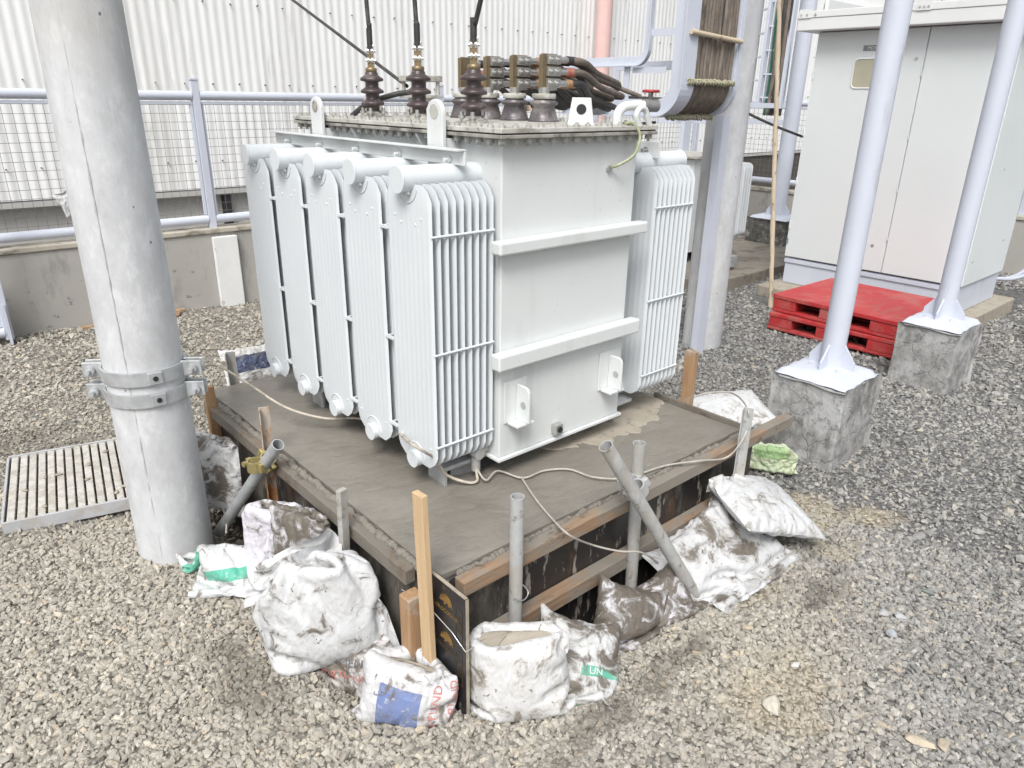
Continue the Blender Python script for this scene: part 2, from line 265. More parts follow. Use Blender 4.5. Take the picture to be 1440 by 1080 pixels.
def sack_mat(name, base, mud, amount, prints=(), mscale=7, sheen=0):
    """woven polypropylene: base cloth, printed UV rectangles (u0,u1,v0,v1,colour), cement mud on top"""
    m, nt, p = newmat(name); v = coords(nt, (1, 1, 1), True)
    uvn = nn(nt, 'ShaderNodeUVMap'); su = nn(nt, 'ShaderNodeSeparateXYZ'); nt.links.new(uvn.outputs[0], su.inputs[0])
    n0 = noise(nt, v, 9, 5)
    col = mixc(nt, n0, base, tuple(x*.90 for x in base))
    pn = noise(nt, v, 45, 4, .7)
    for (u0, u1, v0, v1, pc) in prints:
        f = math_(nt, 'MULTIPLY', math_(nt, 'MULTIPLY', math_(nt, 'GREATER_THAN', su.outputs[0], u0), math_(nt, 'LESS_THAN', su.outputs[0], u1)), math_(nt, 'MULTIPLY', math_(nt, 'GREATER_THAN', su.outputs[1], v0), math_(nt, 'LESS_THAN', su.outputs[1], v1)))
        f = math_(nt, 'MULTIPLY', f, ramp(nt, pn, .30, .42)); col = mixc(nt, f, col, pc)
    a = noise(nt, v, mscale*1.7, 8, .66, .8); b_ = noise(nt, coords(nt, (1, 1, 1)), mscale*5.2, 5, .6, 1.0)
    lo = .665-.22*amount
    big = ramp(nt, a, lo, lo+.09); thin = math_(nt, 'MULTIPLY', ramp(nt, a, lo-.14, lo+.06), .38)
    sp = ramp(nt, b_, .69-.06*amount, .71-.06*amount)
    mudc = mixc(nt, noise(nt, v, 30, 5), mud, tuple(x*1.6 for x in mud))
    col = mixc(nt, thin, col, tuple(x*2.0 for x in mud)); col = mixc(nt, math_(nt, 'MAXIMUM', big, sp), col, mudc)
    nt.links.new(col, p.inputs['Base Color'])
    nt.links.new(math_(nt, 'SUBTRACT', .62, math_(nt, 'MULTIPLY', big, .12)), p.inputs['Roughness'])
    wr = noise(nt, coords(nt, (1, 1, .45)), 24, 5, .6, 1.5); fine = noise(nt, v, 300, 2)
    h = math_(nt, 'ADD', math_(nt, 'ADD', math_(nt, 'MULTIPLY', wr, .8), math_(nt, 'MULTIPLY', fine, .06)), math_(nt, 'MULTIPLY', math_(nt, 'MAXIMUM', big, sp), .25))
    bm_ = nn(nt, 'ShaderNodeBump', Strength=.7, Distance=.010); nt.links.new(h, bm_.inputs['Height']); nt.links.new(bm_.outputs[0], p.inputs['Normal'])
    p.inputs['Subsurface Weight'].default_value = 0.0
    return m

# ------------------------------------------------------------------ mesh builder
class MB:
    def __init__(s): s.v = []; s.f = []; s.sm = []
    def add(s, vs, fs, smooth=False):
        o = len(s.v); s.v += [tuple(v) for v in vs]
        for f in fs: s.f.append(tuple(o+i for i in f)); s.sm.append(smooth)
        return s
    def box(s, a, b):
        x0, y0, z0 = a; x1, y1, z1 = b
        return s.add([(x0, y0, z0), (x1, y0, z0), (x1, y1, z0), (x0, y1, z0), (x0, y0, z1), (x1, y0, z1), (x1, y1, z1), (x0, y1, z1)],
                     [(0, 3, 2, 1), (4, 5, 6, 7), (0, 1, 5, 4), (1, 2, 6, 5), (2, 3, 7, 6), (3, 0, 4, 7)])
    def bar(s, p0, p1, w, h, up=(0, 0, 1)):
        """box of section w x h from p0 to p1"""
        p0 = Vector(p0); p1 = Vector(p1); d = (p1-p0).normalized(); u = Vector(up)
        if abs(d.dot(u)) > .98: u = Vector((0, 1, 0))
        a = d.cross(u).normalized()*w/2; b = a.cross(d).normalized()*h/2
        vs = [p0-a-b, p0+a-b, p0+a+b, p0-a+b, p1-a-b, p1+a-b, p1+a+b, p1-a+b]
        return s.add(vs, [(0, 1, 2, 3), (7, 6, 5, 4), (0, 4, 5, 1), (1, 5, 6, 2), (2, 6, 7, 3), (3, 7, 4, 0)])
    def cyl(s, p0, p1, r0, r1=None, n=16, caps=True, hollow=0):
        p0 = Vector(p0); p1 = Vector(p1); r1 = r0 if r1 is None else r1
        d = (p1-p0).normalized(); u = Vector((0, 0, 1)) if abs(d.z) < .9 else Vector((1, 0, 0))
        a = d.cross(u).normalized(); b = d.cross(a)
        vs = []
        for q, r in ((p0, r0), (p1, r1)):
            for i in range(n):
                t = 2*math.pi*i/n; vs.append(q+a*math.cos(t)*r+b*math.sin(t)*r)
        s.add(vs, [((i+1) % n, i, n+i, n+(i+1) % n) for i in range(n)], True)
        if hollow:
            vs2 = []
            for q, r in ((p0, r0-hollow), (p1, r1-hollow)):
                for i in range(n):
                    t = 2*math.pi*i/n; vs2.append(q+a*math.cos(t)*r+b*math.sin(t)*r)
            s.add(vs2, [(i, (i+1) % n, n+(i+1) % n, n+i) for i in range(n)], True)
            for k in (0, 1):
                ring = vs[k*n:(k+1)*n]+vs2[k*n:(k+1)*n]
                s.add(ring, [(i, (i+1) % n, n+(i+1) % n, n+i) if k else ((i+1) % n, i, n+i, n+(i+1) % n) for i in range(n)])
        elif caps:
            s.add(vs[:n], [tuple(range(n))]); s.add(vs[n:], [tuple(range(n-1, -1, -1))])
        return s
    def tube(s, pts, r, n=8, caps=True, radii=None):
        P = [Vector(p) for p in pts]; m = len(P); vs = []
        up = Vector((0, 0, 1)); d0 = (P[1]-P[0]).normalized()
        if abs(d0.dot(up)) > .9: up = Vector((1, 0, 0))
        a = d0.cross(up).normalized()
        for k in range(m):
            d = (P[min(k+1, m-1)]-P[max(k-1, 0)]).normalized()
            a = (a-d*a.dot(d)).normalized(); b = d.cross(a); rr = radii[k] if radii else r
            for i in range(n):
                t = 2*math.pi*i/n; vs.append(P[k]+a*math.cos(t)*rr+b*math.sin(t)*rr)
        fs = [(k*n+i, k*n+(i+1) % n, (k+1)*n+(i+1) % n, (k+1)*n+i) for k in range(m-1) for i in range(n)]
        s.add(vs, fs, True)
        if caps: s.add(vs[:n], [tuple(range(n-1, -1, -1))]); s.add(vs[-n:], [tuple(range(n))])
        return s
    def lathe(s, prof, c, n=20, axis=None):
        c = Vector(c); vs = []
        for (r, z) in prof:
            for i in range(n):
                t = 2*math.pi*i/n; vs.append(c+Vector((r*math.cos(t), r*math.sin(t), z)))
        m = len(prof)
        s.add(vs, [(k*n+i, k*n+(i+1) % n, (k+1)*n+(i+1) % n, (k+1)*n+i) for k in range(m-1) for i in range(n)], True)
        s.add(vs[:n], [tuple(range(n-1, -1, -1))]); s.add(vs[-n:], [tuple(range(n))]); return s
    def prism(s, poly, o, u, v, t):
        """polygon (2d list) in plane o + u*a + v*b, thickness vector t"""
        o = Vector(o); u = Vector(u); v = Vector(v); t = Vector(t); n = len(poly)
        A = [o+u*a+v*b for a, b in poly]; B = [q+t for q in A]
        s.add(A+B, [tuple(range(n-1, -1, -1)), tuple(range(n, 2*n))]+[(i, (i+1) % n, n+(i+1) % n, n+i) for i in range(n)]); return s
    def mesh(s, name, mat):
        me = bpy.data.meshes.new(name); me.from_pydata(s.v, [], s.f)
        me.polygons.foreach_set('use_smooth', s.sm); me.materials.append(MAT[mat] if isinstance(mat, str) else mat)
        bm = bmesh.new(); bm.from_mesh(me); bmesh.ops.recalc_face_normals(bm, faces=bm.faces); bm.to_mesh(me); bm.free()
        me.update(); return me
    def build(s, name, mat, parent=None, bevel=0, loc=None, seg=2):
        o = bpy.data.objects.new(name, s.mesh(name, mat)); COL.objects.link(o)
        if parent: o.parent = parent
        if loc: o.location = loc
        if bevel:
            b = o.modifiers.new('bevel', 'BEVEL'); b.width = bevel; b.segments = seg; b.limit_method = 'ANGLE'; b.angle_limit = R_(40); b.harden_normals = False
        return o
def shared(name, me, parent=None, loc=(0, 0, 0), rot=None, scale=None, bevel=0):
    o = bpy.data.objects.new(name, me); COL.objects.link(o)
    if parent: o.parent = parent
    o.location = loc
    if rot: o.rotation_euler = rot
    if scale: o.scale = scale
    if bevel:
        b = o.modifiers.new('bevel', 'BEVEL'); b.width = bevel; b.segments = 2; b.limit_method = 'ANGLE'; b.angle_limit = R_(40)
    return o
def tag(o, label, cat, group=None):
    o['label'] = label; o['category'] = cat
    if group: o['group'] = group
    return o
def thing(name, label, cat, loc=(0, 0, 0), group=None, rotz=0):
    o = bpy.data.objects.new(name, None); COL.objects.link(o); o.location = loc; o.rotation_euler = (0, 0, rotz)
    o.empty_display_size = .1
    return tag(o, label, cat, group)
def struct(o): o['kind'] = 'structure'; return o
def stuff(o): o['kind'] = 'stuff'; return o
def spline(pts, n=8):
    """Catmull-Rom through the points"""
    P = [Vector(p) for p in pts]; P = [P[0]*2-P[1]]+P+[P[-1]*2-P[-2]]; out = []
    for k in range(1, len(P)-2):
        for i in range(n):
            t = i/n; a, b, c, d = P[k-1:k+3]
            out.append(.5*((2*b)+(c-a)*t+(2*a-5*b+4*c-d)*t*t+(3*b-a-3*c+d)*t**3))
    return out+[P[-2]]
def arc(cx, cy, r, a0, a1, n=8): return [(cx+r*math.cos(a0+(a1-a0)*i/n), cy+r*math.sin(a0+(a1-a0)*i/n)) for i in range(n+1)]
def text_mesh(body, size, extrude=.0008, sub=0.0):
    cu = bpy.data.curves.new('t', 'FONT'); cu.body = body; cu.size = size; cu.extrude = extrude; cu.align_x = 'CENTER'; cu.align_y = 'CENTER'; cu.resolution_u = 3
    o = bpy.data.objects.new('t', cu); COL.objects.link(o)
    dg = bpy.context.evaluated_depsgraph_get(); me = bpy.data.meshes.new_from_object(o.evaluated_get(dg))
    bpy.data.objects.remove(o); bpy.data.curves.remove(cu); return me

# ================================================================== SETTING
SX0, SX1, SY0, SY1, ZS = .985, 2.515, 1.40, 3.21, .38
_ph = rng.uniform(0, 6.28, (10, 2)); _kd = rng.uniform(-1, 1, (10, 2)); _kd /= np.linalg.norm(_kd, axis=1)[:, None]; _kf = np.array([2, 3, 4.5, 6, 8, 11, 14, 18, 23, 30.])
def sm(a, b, x): t = np.clip((x-a)/(b-a), 0, 1); return t*t*(3-2*t)
def gz(x, y):
    x = np.asarray(x, float); y = np.asarray(y, float)
    dx = np.maximum(np.maximum(SX0-x, x-(SX1+.05)), 0); dy = np.maximum(np.maximum(SY0-y, y-SY1), 0)
    d = np.hypot(dx, dy)
    corner = np.exp(-((x-.93)**2+(y-1.28)**2)/.03)
    wd = .34-.16*corner
    pit = -.24*(1-sm(.09, 1, d/wd*1.0))
    pit = pit*(1-.8*np.exp(-((x-.90)**2+(y-1.27)**2)/.045))*(1-sm(2.35, 2.75, x))*(1-sm(2.9, 3.25, y))
    b = 0
    for i in range(10): b = b+.030/_kf[i]*np.sin(_kf[i]*(x*_kd[i, 0]+y*_kd[i, 1])+_ph[i, 0])
    return pit+b*(1+.0*x)
def build_ground():
    def axis(lo, f0, f1, hi, st):
        a = list(np.arange(f0, f1, st)); q = f0; s = st; L = []
        while q > lo: s *= 1.25; q -= s; L.append(q)
        q = a[-1]; s = st; Rr = []
        while q < hi: s *= 1.25; q += s; Rr.append(q)
        return np.array(L[::-1]+a+Rr)
    X = axis(-60, -.5, 5.2, 80, .03); Y = axis(-60, .2, 4.0, 80, .03)
    gx, gy = np.meshgrid(X, Y, indexing='ij'); z = gz(gx, gy); nx, ny = gx.shape
    v = np.stack([gx, gy, z], -1).reshape(-1, 3)
    i, j = np.meshgrid(np.arange(nx-1), np.arange(ny-1), indexing='ij'); a = (i*ny+j).ravel()
    f = np.stack([a, a+ny, a+ny+1, a+1], 1)
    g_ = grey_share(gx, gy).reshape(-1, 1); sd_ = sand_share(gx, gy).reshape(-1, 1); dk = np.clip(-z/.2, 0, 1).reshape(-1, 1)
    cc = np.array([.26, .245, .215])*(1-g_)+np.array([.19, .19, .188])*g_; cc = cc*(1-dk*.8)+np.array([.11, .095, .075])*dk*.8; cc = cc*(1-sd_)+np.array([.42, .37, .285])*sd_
    me = bpy.data.meshes.new('ground'); me.from_pydata(v.tolist(), [], f.tolist()); me.polygons.foreach_set('use_smooth', [True]*len(me.polygons))
    at = me.color_attributes.new('col', 'FLOAT_COLOR', 'POINT'); at.data.foreach_set('color', np.concatenate([cc, np.ones((len(cc), 1))], 1).ravel()); me.materials.append(MAT['ground']); o = bpy.data.objects.new('ground', me); COL.objects.link(o); struct(o)
build_ground()

BLOCK = [(SX0-.03, SX1+.05, SY0-.03, SY1), (3.24, 3.6, 1.315, 1.67), (4.67, 5.04, 1.30, 1.63), (5.7, 8, 1.7, 3.3)]
def build_gravel():
    def ico():
        t = (1+5**.5)/2
        v = np.array([(-1, t, 0), (1, t, 0), (-1, -t, 0), (1, -t, 0), (0, -1, t), (0, 1, t), (0, -1, -t), (0, 1, -t), (t, 0, -1), (t, 0, 1), (-t, 0, -1), (-t, 0, 1)], float)
        f = np.array([(0, 11, 5), (0, 5, 1), (0, 1, 7), (0, 7, 10), (0, 10, 11), (1, 5, 9), (5, 11, 4), (11, 10, 2), (10, 7, 6), (7, 1, 8), (3, 9, 4), (3, 4, 2), (3, 2, 6), (3, 6, 8), (3, 8, 9), (4, 9, 5), (2, 4, 11), (6, 2, 10), (8, 6, 7), (9, 8, 1)])
        return v/np.linalg.norm(v[0]), f
    def octa():
        v = np.array([(1, 0, 0), (-1, 0, 0), (0, 1, 0), (0, -1, 0), (0, 0, 1), (0, 0, -1)], float)
        f = np.array([(0, 2, 4), (2, 1, 4), (1, 3, 4), (3, 0, 4), (2, 0, 5), (1, 2, 5), (3, 1, 5), (0, 3, 5)]); return v, f
    def scatter(n, region, shape, size, mind, maxd):
        x = rng.uniform(region[0], region[1], n); y = rng.uniform(region[2], region[3], n)
        c = (RC @ np.stack([x, y, -H*np.ones(n)])); u = 720+FPX*c[0]/c[2]; v = 540+FPX*c[1]/c[2]; d = np.hypot(x, y)
        ok = (c[2] > .3) & (u > -260) & (u < 1700) & (v < 1330) & (d >= mind) & (d < maxd) & (y < 5.98) & (x < 8.75)
        for (a, b, e, g) in BLOCK: ok &= ~((x > a) & (x < b) & (y > e) & (y < g))
        for (zx, zy, ra, rb) in ZONES[:5]:
            ok &= ~((((x-zx)/ra)**2+((y-zy)/rb)**2 < .75) & (rng.random(n) < .45))
        x = x[ok]; y = y[ok]; n = len(x)
        bv, bf = shape; nv = len(bv)
        s = size*np.exp(rng.normal(0, .32, n)); s = np.minimum(s, size*1.9)
        sc = np.stack([s*rng.uniform(.8, 1.25, n), s*rng.uniform(.55, .9, n), s*rng.uniform(.38, .68, n)], 1)
        V = np.sign(bv)[None]*np.abs(bv[None]+rng.normal(0, .16, (n, nv, 3)))**.75*(1+rng.uniform(-.22, .2, (n, nv, 1)))*sc[:, None]
        q = rng.normal(0, 1, (n, 4))*np.array([1, .32, .32, 1]); q /= np.linalg.norm(q, axis=1)[:, None]
        a, b, c_, d_ = q.T
        Rm = np.stack([1-2*(c_*c_+d_*d_), 2*(b*c_-a*d_), 2*(b*d_+a*c_), 2*(b*c_+a*d_), 1-2*(b*b+d_*d_), 2*(c_*d_-a*b), 2*(b*d_-a*c_), 2*(c_*d_+a*b), 1-2*(b*b+c_*c_)], 1).reshape(n, 3, 3)
        V = np.einsum('nij,nvj->nvi', Rm, V)
        z = gz(x, y)+sc[:, 2]*rng.uniform(.1, .75, n)
        V += np.stack([x, y, z], 1)[:, None]
        F = bf[None]+(np.arange(n)*nv)[:, None, None]
        col = np.repeat(np.concatenate([stone_colour(x, y, n, rng), np.ones((n, 1))], 1)[:, None], nv, 1)
        return V.reshape(-1, 3), F.reshape(-1, 3), col.reshape(-1, 4)
    parts = []; off = 0
    I, O = ico(), octa()
    for args in ((135000, (-.4, 3.4, .0, 3.3), I, .0083, 0, 3.05), (450, (-.4, 3.4, .0, 3.3), I, .0165, 0, 3.4), (95000, (-.6, 5.6, .0, 5.0), O, .0107, 3.0, 4.8), (900, (-.6, 6, .0, 5.5), I, .018, 2.8, 6.5), (75000, (-.8, 8.8, .6, 6), O, .0145, 4.7, 9.5)):
        parts.append(scatter(*args))
    Vs = []; Fs = []; Cs = []
    for V, F, c in parts: Vs.append(V); Fs.append(F+off); Cs.append(c); off += len(V)
    V = np.concatenate(Vs); F = np.concatenate(Fs); Cc = np.concatenate(Cs)
    me = bpy.data.meshes.new('gravel'); me.vertices.add(len(V)); me.vertices.foreach_set('co', V.ravel())
    me.loops.add(F.size); me.loops.foreach_set('vertex_index', F.ravel()); me.polygons.add(len(F))
    me.polygons.foreach_set('loop_start', np.arange(0, F.size, 3)); me.polygons.foreach_set('loop_total', np.full(len(F), 3))
    me.polygons.foreach_set('use_smooth', np.zeros(len(F), bool)); me.update(calc_edges=True)
    at = me.color_attributes.new('col', 'FLOAT_COLOR', 'POINT'); at.data.foreach_set('color', Cc.ravel())
    me.materials.append(MAT['stone']); o = bpy.data.objects.new('gravel', me); COL.objects.link(o)
    stuff(o); tag(o, 'crushed stone gravel covering the whole yard', 'gravel'); print('stones tris', len(F))
build_gravel()

# ---------- perimeter wall, y = 6
pw = thing('perimeter_wall', 'low grey rendered concrete wall under the wire fence behind the transformer', 'wall', (3, 6, 0))
def ch(mb, name, mat, par, bevel=0):
    o = mb.build(name, mat, par, bevel); o.matrix_parent_inverse = Matrix.Translation(par.location).inverted() if par.rotation_euler.z == 0 else par.matrix_basis.inverted(); return o
ch(MB().box((-14, 6.0, -.3), (8.80, 6.15, .585)), 'wall_body', 'conc_wall', pw)
ch(MB().box((-14, 5.985, .588), (8.78, 6.165, .625)), 'coping', M('stained_coping', (.50, .47, .41), (.38, .35, .29), 8, .9, bump=.4, dirts=[((.12, .11, .09), .5, .66, 6, (1, 1, 1), .7)]), pw, .006)
for xp in (-2.2, 2.05, 6.3): ch(MB().box((xp, 5.955, -.2), (xp+.195, 5.997, .56)), 'pilaster', 'white_wash', pw, .004)
# stain runs below the coping next to the pilaster: moss-dark plaster patches with their own shape
sidew = thing('side_wall', 'low grey concrete wall under the fence running behind the cabinet', 'wall', (8.8, 2, 0))
ch(MB().box((8.81, -8, -.3), (8.96, 6.15, .555)), 'wall_body', 'conc_wall', sidew)
ch(MB().box((8.795, -8, .558), (8.975, 5.97, .60)), 'coping', bpy.data.materials['stained_coping'], sidew, .006)

def fence(name, label, p0, p1, posts, zb=.69, zt=1.62):
    t = thing(name, label, 'fence', p0)
    p0 = Vector(p0); p1 = Vector(p1); d = (p1-p0); L = d.length; d.normalize()
    at = lambda s, z: Vector((p0.x+d.x*s, p0.y+d.y*s, z))
    for s in posts:
        n = Vector((-d.y, d.x, 0))*.0
        ch(MB().bar(at(s, .60), at(s, 1.73), .055, .055, d), 'post', 'steel_lav', t, .003)
        ch(MB().bar(at(s, 1.731), at(s, 1.742), .064, .064, d), 'post_cap', 'steel_lav', t)
    e = [0]+list(posts)+[L]
    for a, b in zip(e[:-1], e[1:]):
        a += .03; b -= .03
        if b-a < .2: continue
        ch(MB().cyl(at(a, zt), at(b, zt), .034, n=14), 'top_rail', 'steel_lav', t)
        ch(MB().cyl(at(a, zb), at(b, zb), .034, n=14), 'bottom_rail', 'steel_lav', t)
        fr = MB()
        fr.bar(at(a, zt-.052), at(b, zt-.052), .03, .02); fr.bar(at(a+.012, zb+.04), at(a+.012, zt-.06), .02, .02, d); fr.bar(at(b-.012, zb+.04), at(b-.012, zt-.06), .02, .02, d)
        ch(fr, 'panel_frame', 'steel_lav', t)
        ms = MB(); s = a+.04
        while s < b-.02: ms.cyl(at(s, zb+.02), at(s, zt-.05), .0016, n=5, caps=False); s += .062
        z = zb+.06
        while z < zt-.06: ms.cyl(at(a+.02, z)+Vector((-d.y, d.x, 0))*.003, at(b-.02, z)+Vector((-d.y, d.x, 0))*.003, .0016, n=5, caps=False); z += .062
        stuff(ch(ms, 'wire_mesh', 'wire', t))
    return t
fence('wire_mesh_fence', 'lavender grey steel fence with square wire mesh on the rear wall', (-8, 6.07, 0), (8.75, 6.07, 0), (1.0, 3.6, 6.9, 10.1, 12.4, 14.6, 16.6))
fence('wire_mesh_fence', 'lavender grey wire mesh fence running behind the cabinet and far pedestal', (8.88, -7, 0), (8.88, 6.0, 0), (2.0, 4.4, 6.8, 9.2, 10.6, 12.95))

# ---------- corrugated building behind
bld = thing('warehouse_building', 'large white corrugated metal building rising behind the fence', 'building', (4, 7.5, 0))
YB = 7.5; pitch = .086; per = 11; x = -9.0; zb = .76
def sheet_mesh(n=per, z0=0, z1=9.0):
    mb = MB(); vs = []; N = n*8
    for i in range(N+1):
        xx = i*pitch/8; yy = -.0034*math.cos(2*math.pi*i/8)
        vs += [(xx, yy, z0), (xx, yy, z1)]
    return mb.add(vs, [(2*i, 2*i+2, 2*i+3, 2*i+1) for i in range(N)], True).mesh('wall_sheet', 'corr')
sme = sheet_mesh(); k = 0
while x < 22:
    o = shared('wall_sheet', sme, bld, (x-4, .003*(k % 2), zb)); x += pitch*per; k += 1
sc = MB()
for zz in (1.02, 1.72, 2.42, 3.12, 3.82):
    xx = -6.0
    while xx < 20:
        sc.cyl((xx+random.uniform(-.01, .01), YB-.03, zz+random.uniform(-.012, .012)), (xx, YB-.005, zz), .0055, n=6); xx += pitch*3
stuff(ch(sc, 'sheet_screws', 'screw', bld))
ch(MB().box((-9, YB+.10, -.3), (22, YB+.25, .80)), 'base_wall', 'bldg_low', bld)
ch(MB().box((9.2, YB+.03, -.3), (22, YB+.095, .69)), 'shade_strip', M('painted_shade_brown', (.06, .052, .048), (.09, .08, .07), 5, .7, bump=.1), bld)  # shade along the building foot, painted as a near-black brown strip
ch(MB().box((-9, YB+.0, .70), (22, YB+.09, .745)), 'drip_sill', 'bldg_low', bld)
for xa in (-1.6, 2.75, 7.2, 14.5): ch(MB().box((xa, YB+.02, -.3), (xa+.55 if xa > 10 else xa+.07, YB+.098, .72)), 'base_pilaster' if xa > 10 else 'strut', 'white_wash' if xa > 10 else 'dark', bld)
dp = MB().cyl((8.1, YB-.13, -.2), (8.1, YB-.13, 7), .105, n=20); ch(dp, 'downpipe', 'pink', bld)
ch(MB().box((14.2, YB-.1, 1.75), (17.6, YB-.03, 3.4)), 'flat_panel', 'white_metal', bld, .01)

# ---------- steel gate edge at the far left
gt = thing('steel_gate', 'lavender grey tubular steel gate leaf at the left edge by the wall', 'gate', (.52, 5.82, 0))
ch(MB().bar((.545, 5.82, .05), (.545, 5.82, 1.75), .05, .05), 'stile', 'steel_lav', gt, .004)
ch(MB().cyl((-1.2, 5.82, .10), (.52, 5.82, .10), .035, n=14), 'bottom_pipe', 'steel_lav', gt)
ch(MB().cyl((-1.2, 5.82, 1.70), (.52, 5.82, 1.70), .035, n=14), 'top_pipe', 'steel_lav', gt)
ch(MB().bar((.545, 5.78, .02), (.545, 5.78, .30), .018, .018), 'drop_bolt', 'steel_lav', gt)
ch(MB().box((-1.2, 5.815, .14), (.52, 5.825, .6)), 'kick_plate', 'steel_lav', gt)
# scrap wood at foot of wall
tag(MB().bar((1.0, 5.93, .012), (1.75, 5.96, .02), .05, .02).build('wood_scrap', 'timber', None, .004), 'thin brown wood strip lying at the foot of the rear wall', 'wood scrap')
tag(MB().prism([(0, 0), (.07, .005), (.085, .05), (.03, .065), (-.005, .04)], (1.6, 5.84, .0), (1, 0, 0), (0, 0, 1), (0, .05, 0)).build('brick_fragment', M('fired_brick', (.45, .26, .15), (.5, .33, .2), 20, .9, bump=.4), None, .006), 'broken orange brick fragment on the gravel near the wall', 'brick')

# ---------- concrete poles
def pole(name, label, cx, cy, r0, r1, h, seam_ang):
    t = thing(name, label, 'pole', (cx, cy, 0))
    n = 48; rings = 40; vs = []
    for k in range(rings+1):
        z = -.3+(h+.3)*(k/rings)**1.6; r = r0+(r1-r0)*max(z, 0)/h
        for i in range(n):
            a = 2*math.pi*i/n; da = (a-seam_ang+math.pi) % (2*math.pi)-math.pi
            rr = r-.002*math.exp(-(da/.05)**2)+.0012*math.sin(5*a+3*z)+random.uniform(-.0006, .0006)
            vs.append((cx+rr*math.cos(a), cy+rr*math.sin(a), z))
    mb = MB().add(vs, [(k*n+i, k*n+(i+1) % n, (k+1)*n+(i+1) % n, (k+1)*n+i) for k in range(rings) for i in range(n)], True)
    ch(mb, 'shaft', 'pole', t)
    # mould seam: rough bead of grout
    pts = []; z = -.05
    while z < h:
        r = r0+(r1-r0)*max(z, 0)/h-.003; a = seam_ang+random.uniform(-.008, .008); pts.append((cx+r*math.cos(a), cy+r*math.sin(a), z)); z += .03
    ch(MB().tube(pts, .003, 5, True, [random.uniform(.0015, .0045) for _ in pts]), 'mould_seam', M(name+'_seam', (.34, .34, .335), (.48, .48, .475), 26, .95, bump=.3), t)
    return t
PCX, PCY = .622, 2.69
p1 = pole('concrete_pole', 'thick grey concrete pole with bolted steel bands on the left', PCX, PCY, .135, .085, 9, R_(232))
# pole bands
bandz = [.645, .585]
for iz, z0 in enumerate((.625, .705)):
    r = .1325
    mb = MB(); n = 40
    for a0, a1 in ((R_(-35), R_(145)), (R_(145), R_(325))):
        inner = [(PCX+r*math.cos(a0+.06+(a1-a0-.12)*i/n), PCY+r*math.sin(a0+.06+(a1-a0-.12)*i/n)) for i in range(n+1)]
        outer = [(PCX+(r+.009)*math.cos(a0+.06+(a1-a0-.12)*i/n), PCY+(r+.009)*math.sin(a0+.06+(a1-a0-.12)*i/n)) for i in range(n+1)]
        vs = [(x, y, z0) for x, y in inner]+[(x, y, z0) for x, y in outer]+[(x, y, z0+.048) for x, y in inner]+[(x, y, z0+.048) for x, y in outer]
        m_ = n+1; fs = []
        for i in range(n): fs += [(m_+i, m_+i+1, 3*m_+i+1, 3*m_+i), (2*m_+i, 3*m_+i, 3*m_+i+1, 2*m_+i+1), (i+1, i, 2*m_+i, 2*m_+i+1), (i, i+1, m_+i+1, m_+i)]
        mb.add(vs, fs)
    band = ch(mb, 'clamp_band', 'galv', p1, 0)
    for a in (R_(-35), R_(145)):
        d = Vector((math.cos(a), math.sin(a), 0)); tn = Vector((-d.y, d.x, 0)); c = Vector((PCX, PCY, z0+.024))+d*(r+.035)
        for s in (-1, 1):
            ch(MB().bar(c-d*.035+tn*s*.017, c+d*.035+tn*s*.017, .008, .056, (0, 0, 1)), 'clamp_ear', 'galv', p1, .003)
        ch(MB().cyl(c-tn*.06+d*.006, c+tn*.055+d*.006, .0085, n=10).cyl(c-tn*.037+d*.006, c-tn*.022+d*.006, .018, n=6).cyl(c+tn*.022+d*.006, c+tn*.037+d*.006, .018, n=6), 'clamp_bolt', 'galv', p1)
    a = R_(268); d = Vector((math.cos(a), math.sin(a), 0)); c = Vector((PCX, PCY, z0+.024))+d*(r+.009)
    ch(MB().bar(c-d*.002, c+d*.006, .05, .046), 'band_pad', 'galv', p1, .004)
    ch(MB().cyl(c+d*.006, c+d*.009, .009, n=10), 'band_hole', 'dark', p1)
tag(p1, p1['label'], 'pole')
P2X, P2Y = 4.34, 2.83
p2 = pole('concrete_pole', 'slim pitted concrete pole standing behind the right side radiator', P2X, P2Y, .135, .115, 9, R_(205))
for k in range(6):
    zz = .35+k*.27+random.uniform(-.06, .06); a = R_(225+random.uniform(-25, 25)); d = Vector((math.cos(a), math.sin(a), 0))
# steel channel strapped to the pole
cn = MB()
cn.box((4.125, 2.715, -.1), (4.20, 2.723, 1.56)); cn.box((4.125, 2.7235, -.1), (4.133, 2.77, 1.56)); cn.box((4.192, 2.7235, -.1), (4.20, 2.77, 1.56))
tag(cn.build('steel_channel', 'steel_lav', None), 'lavender grey steel channel standing upright against the slim concrete pole', 'channel')

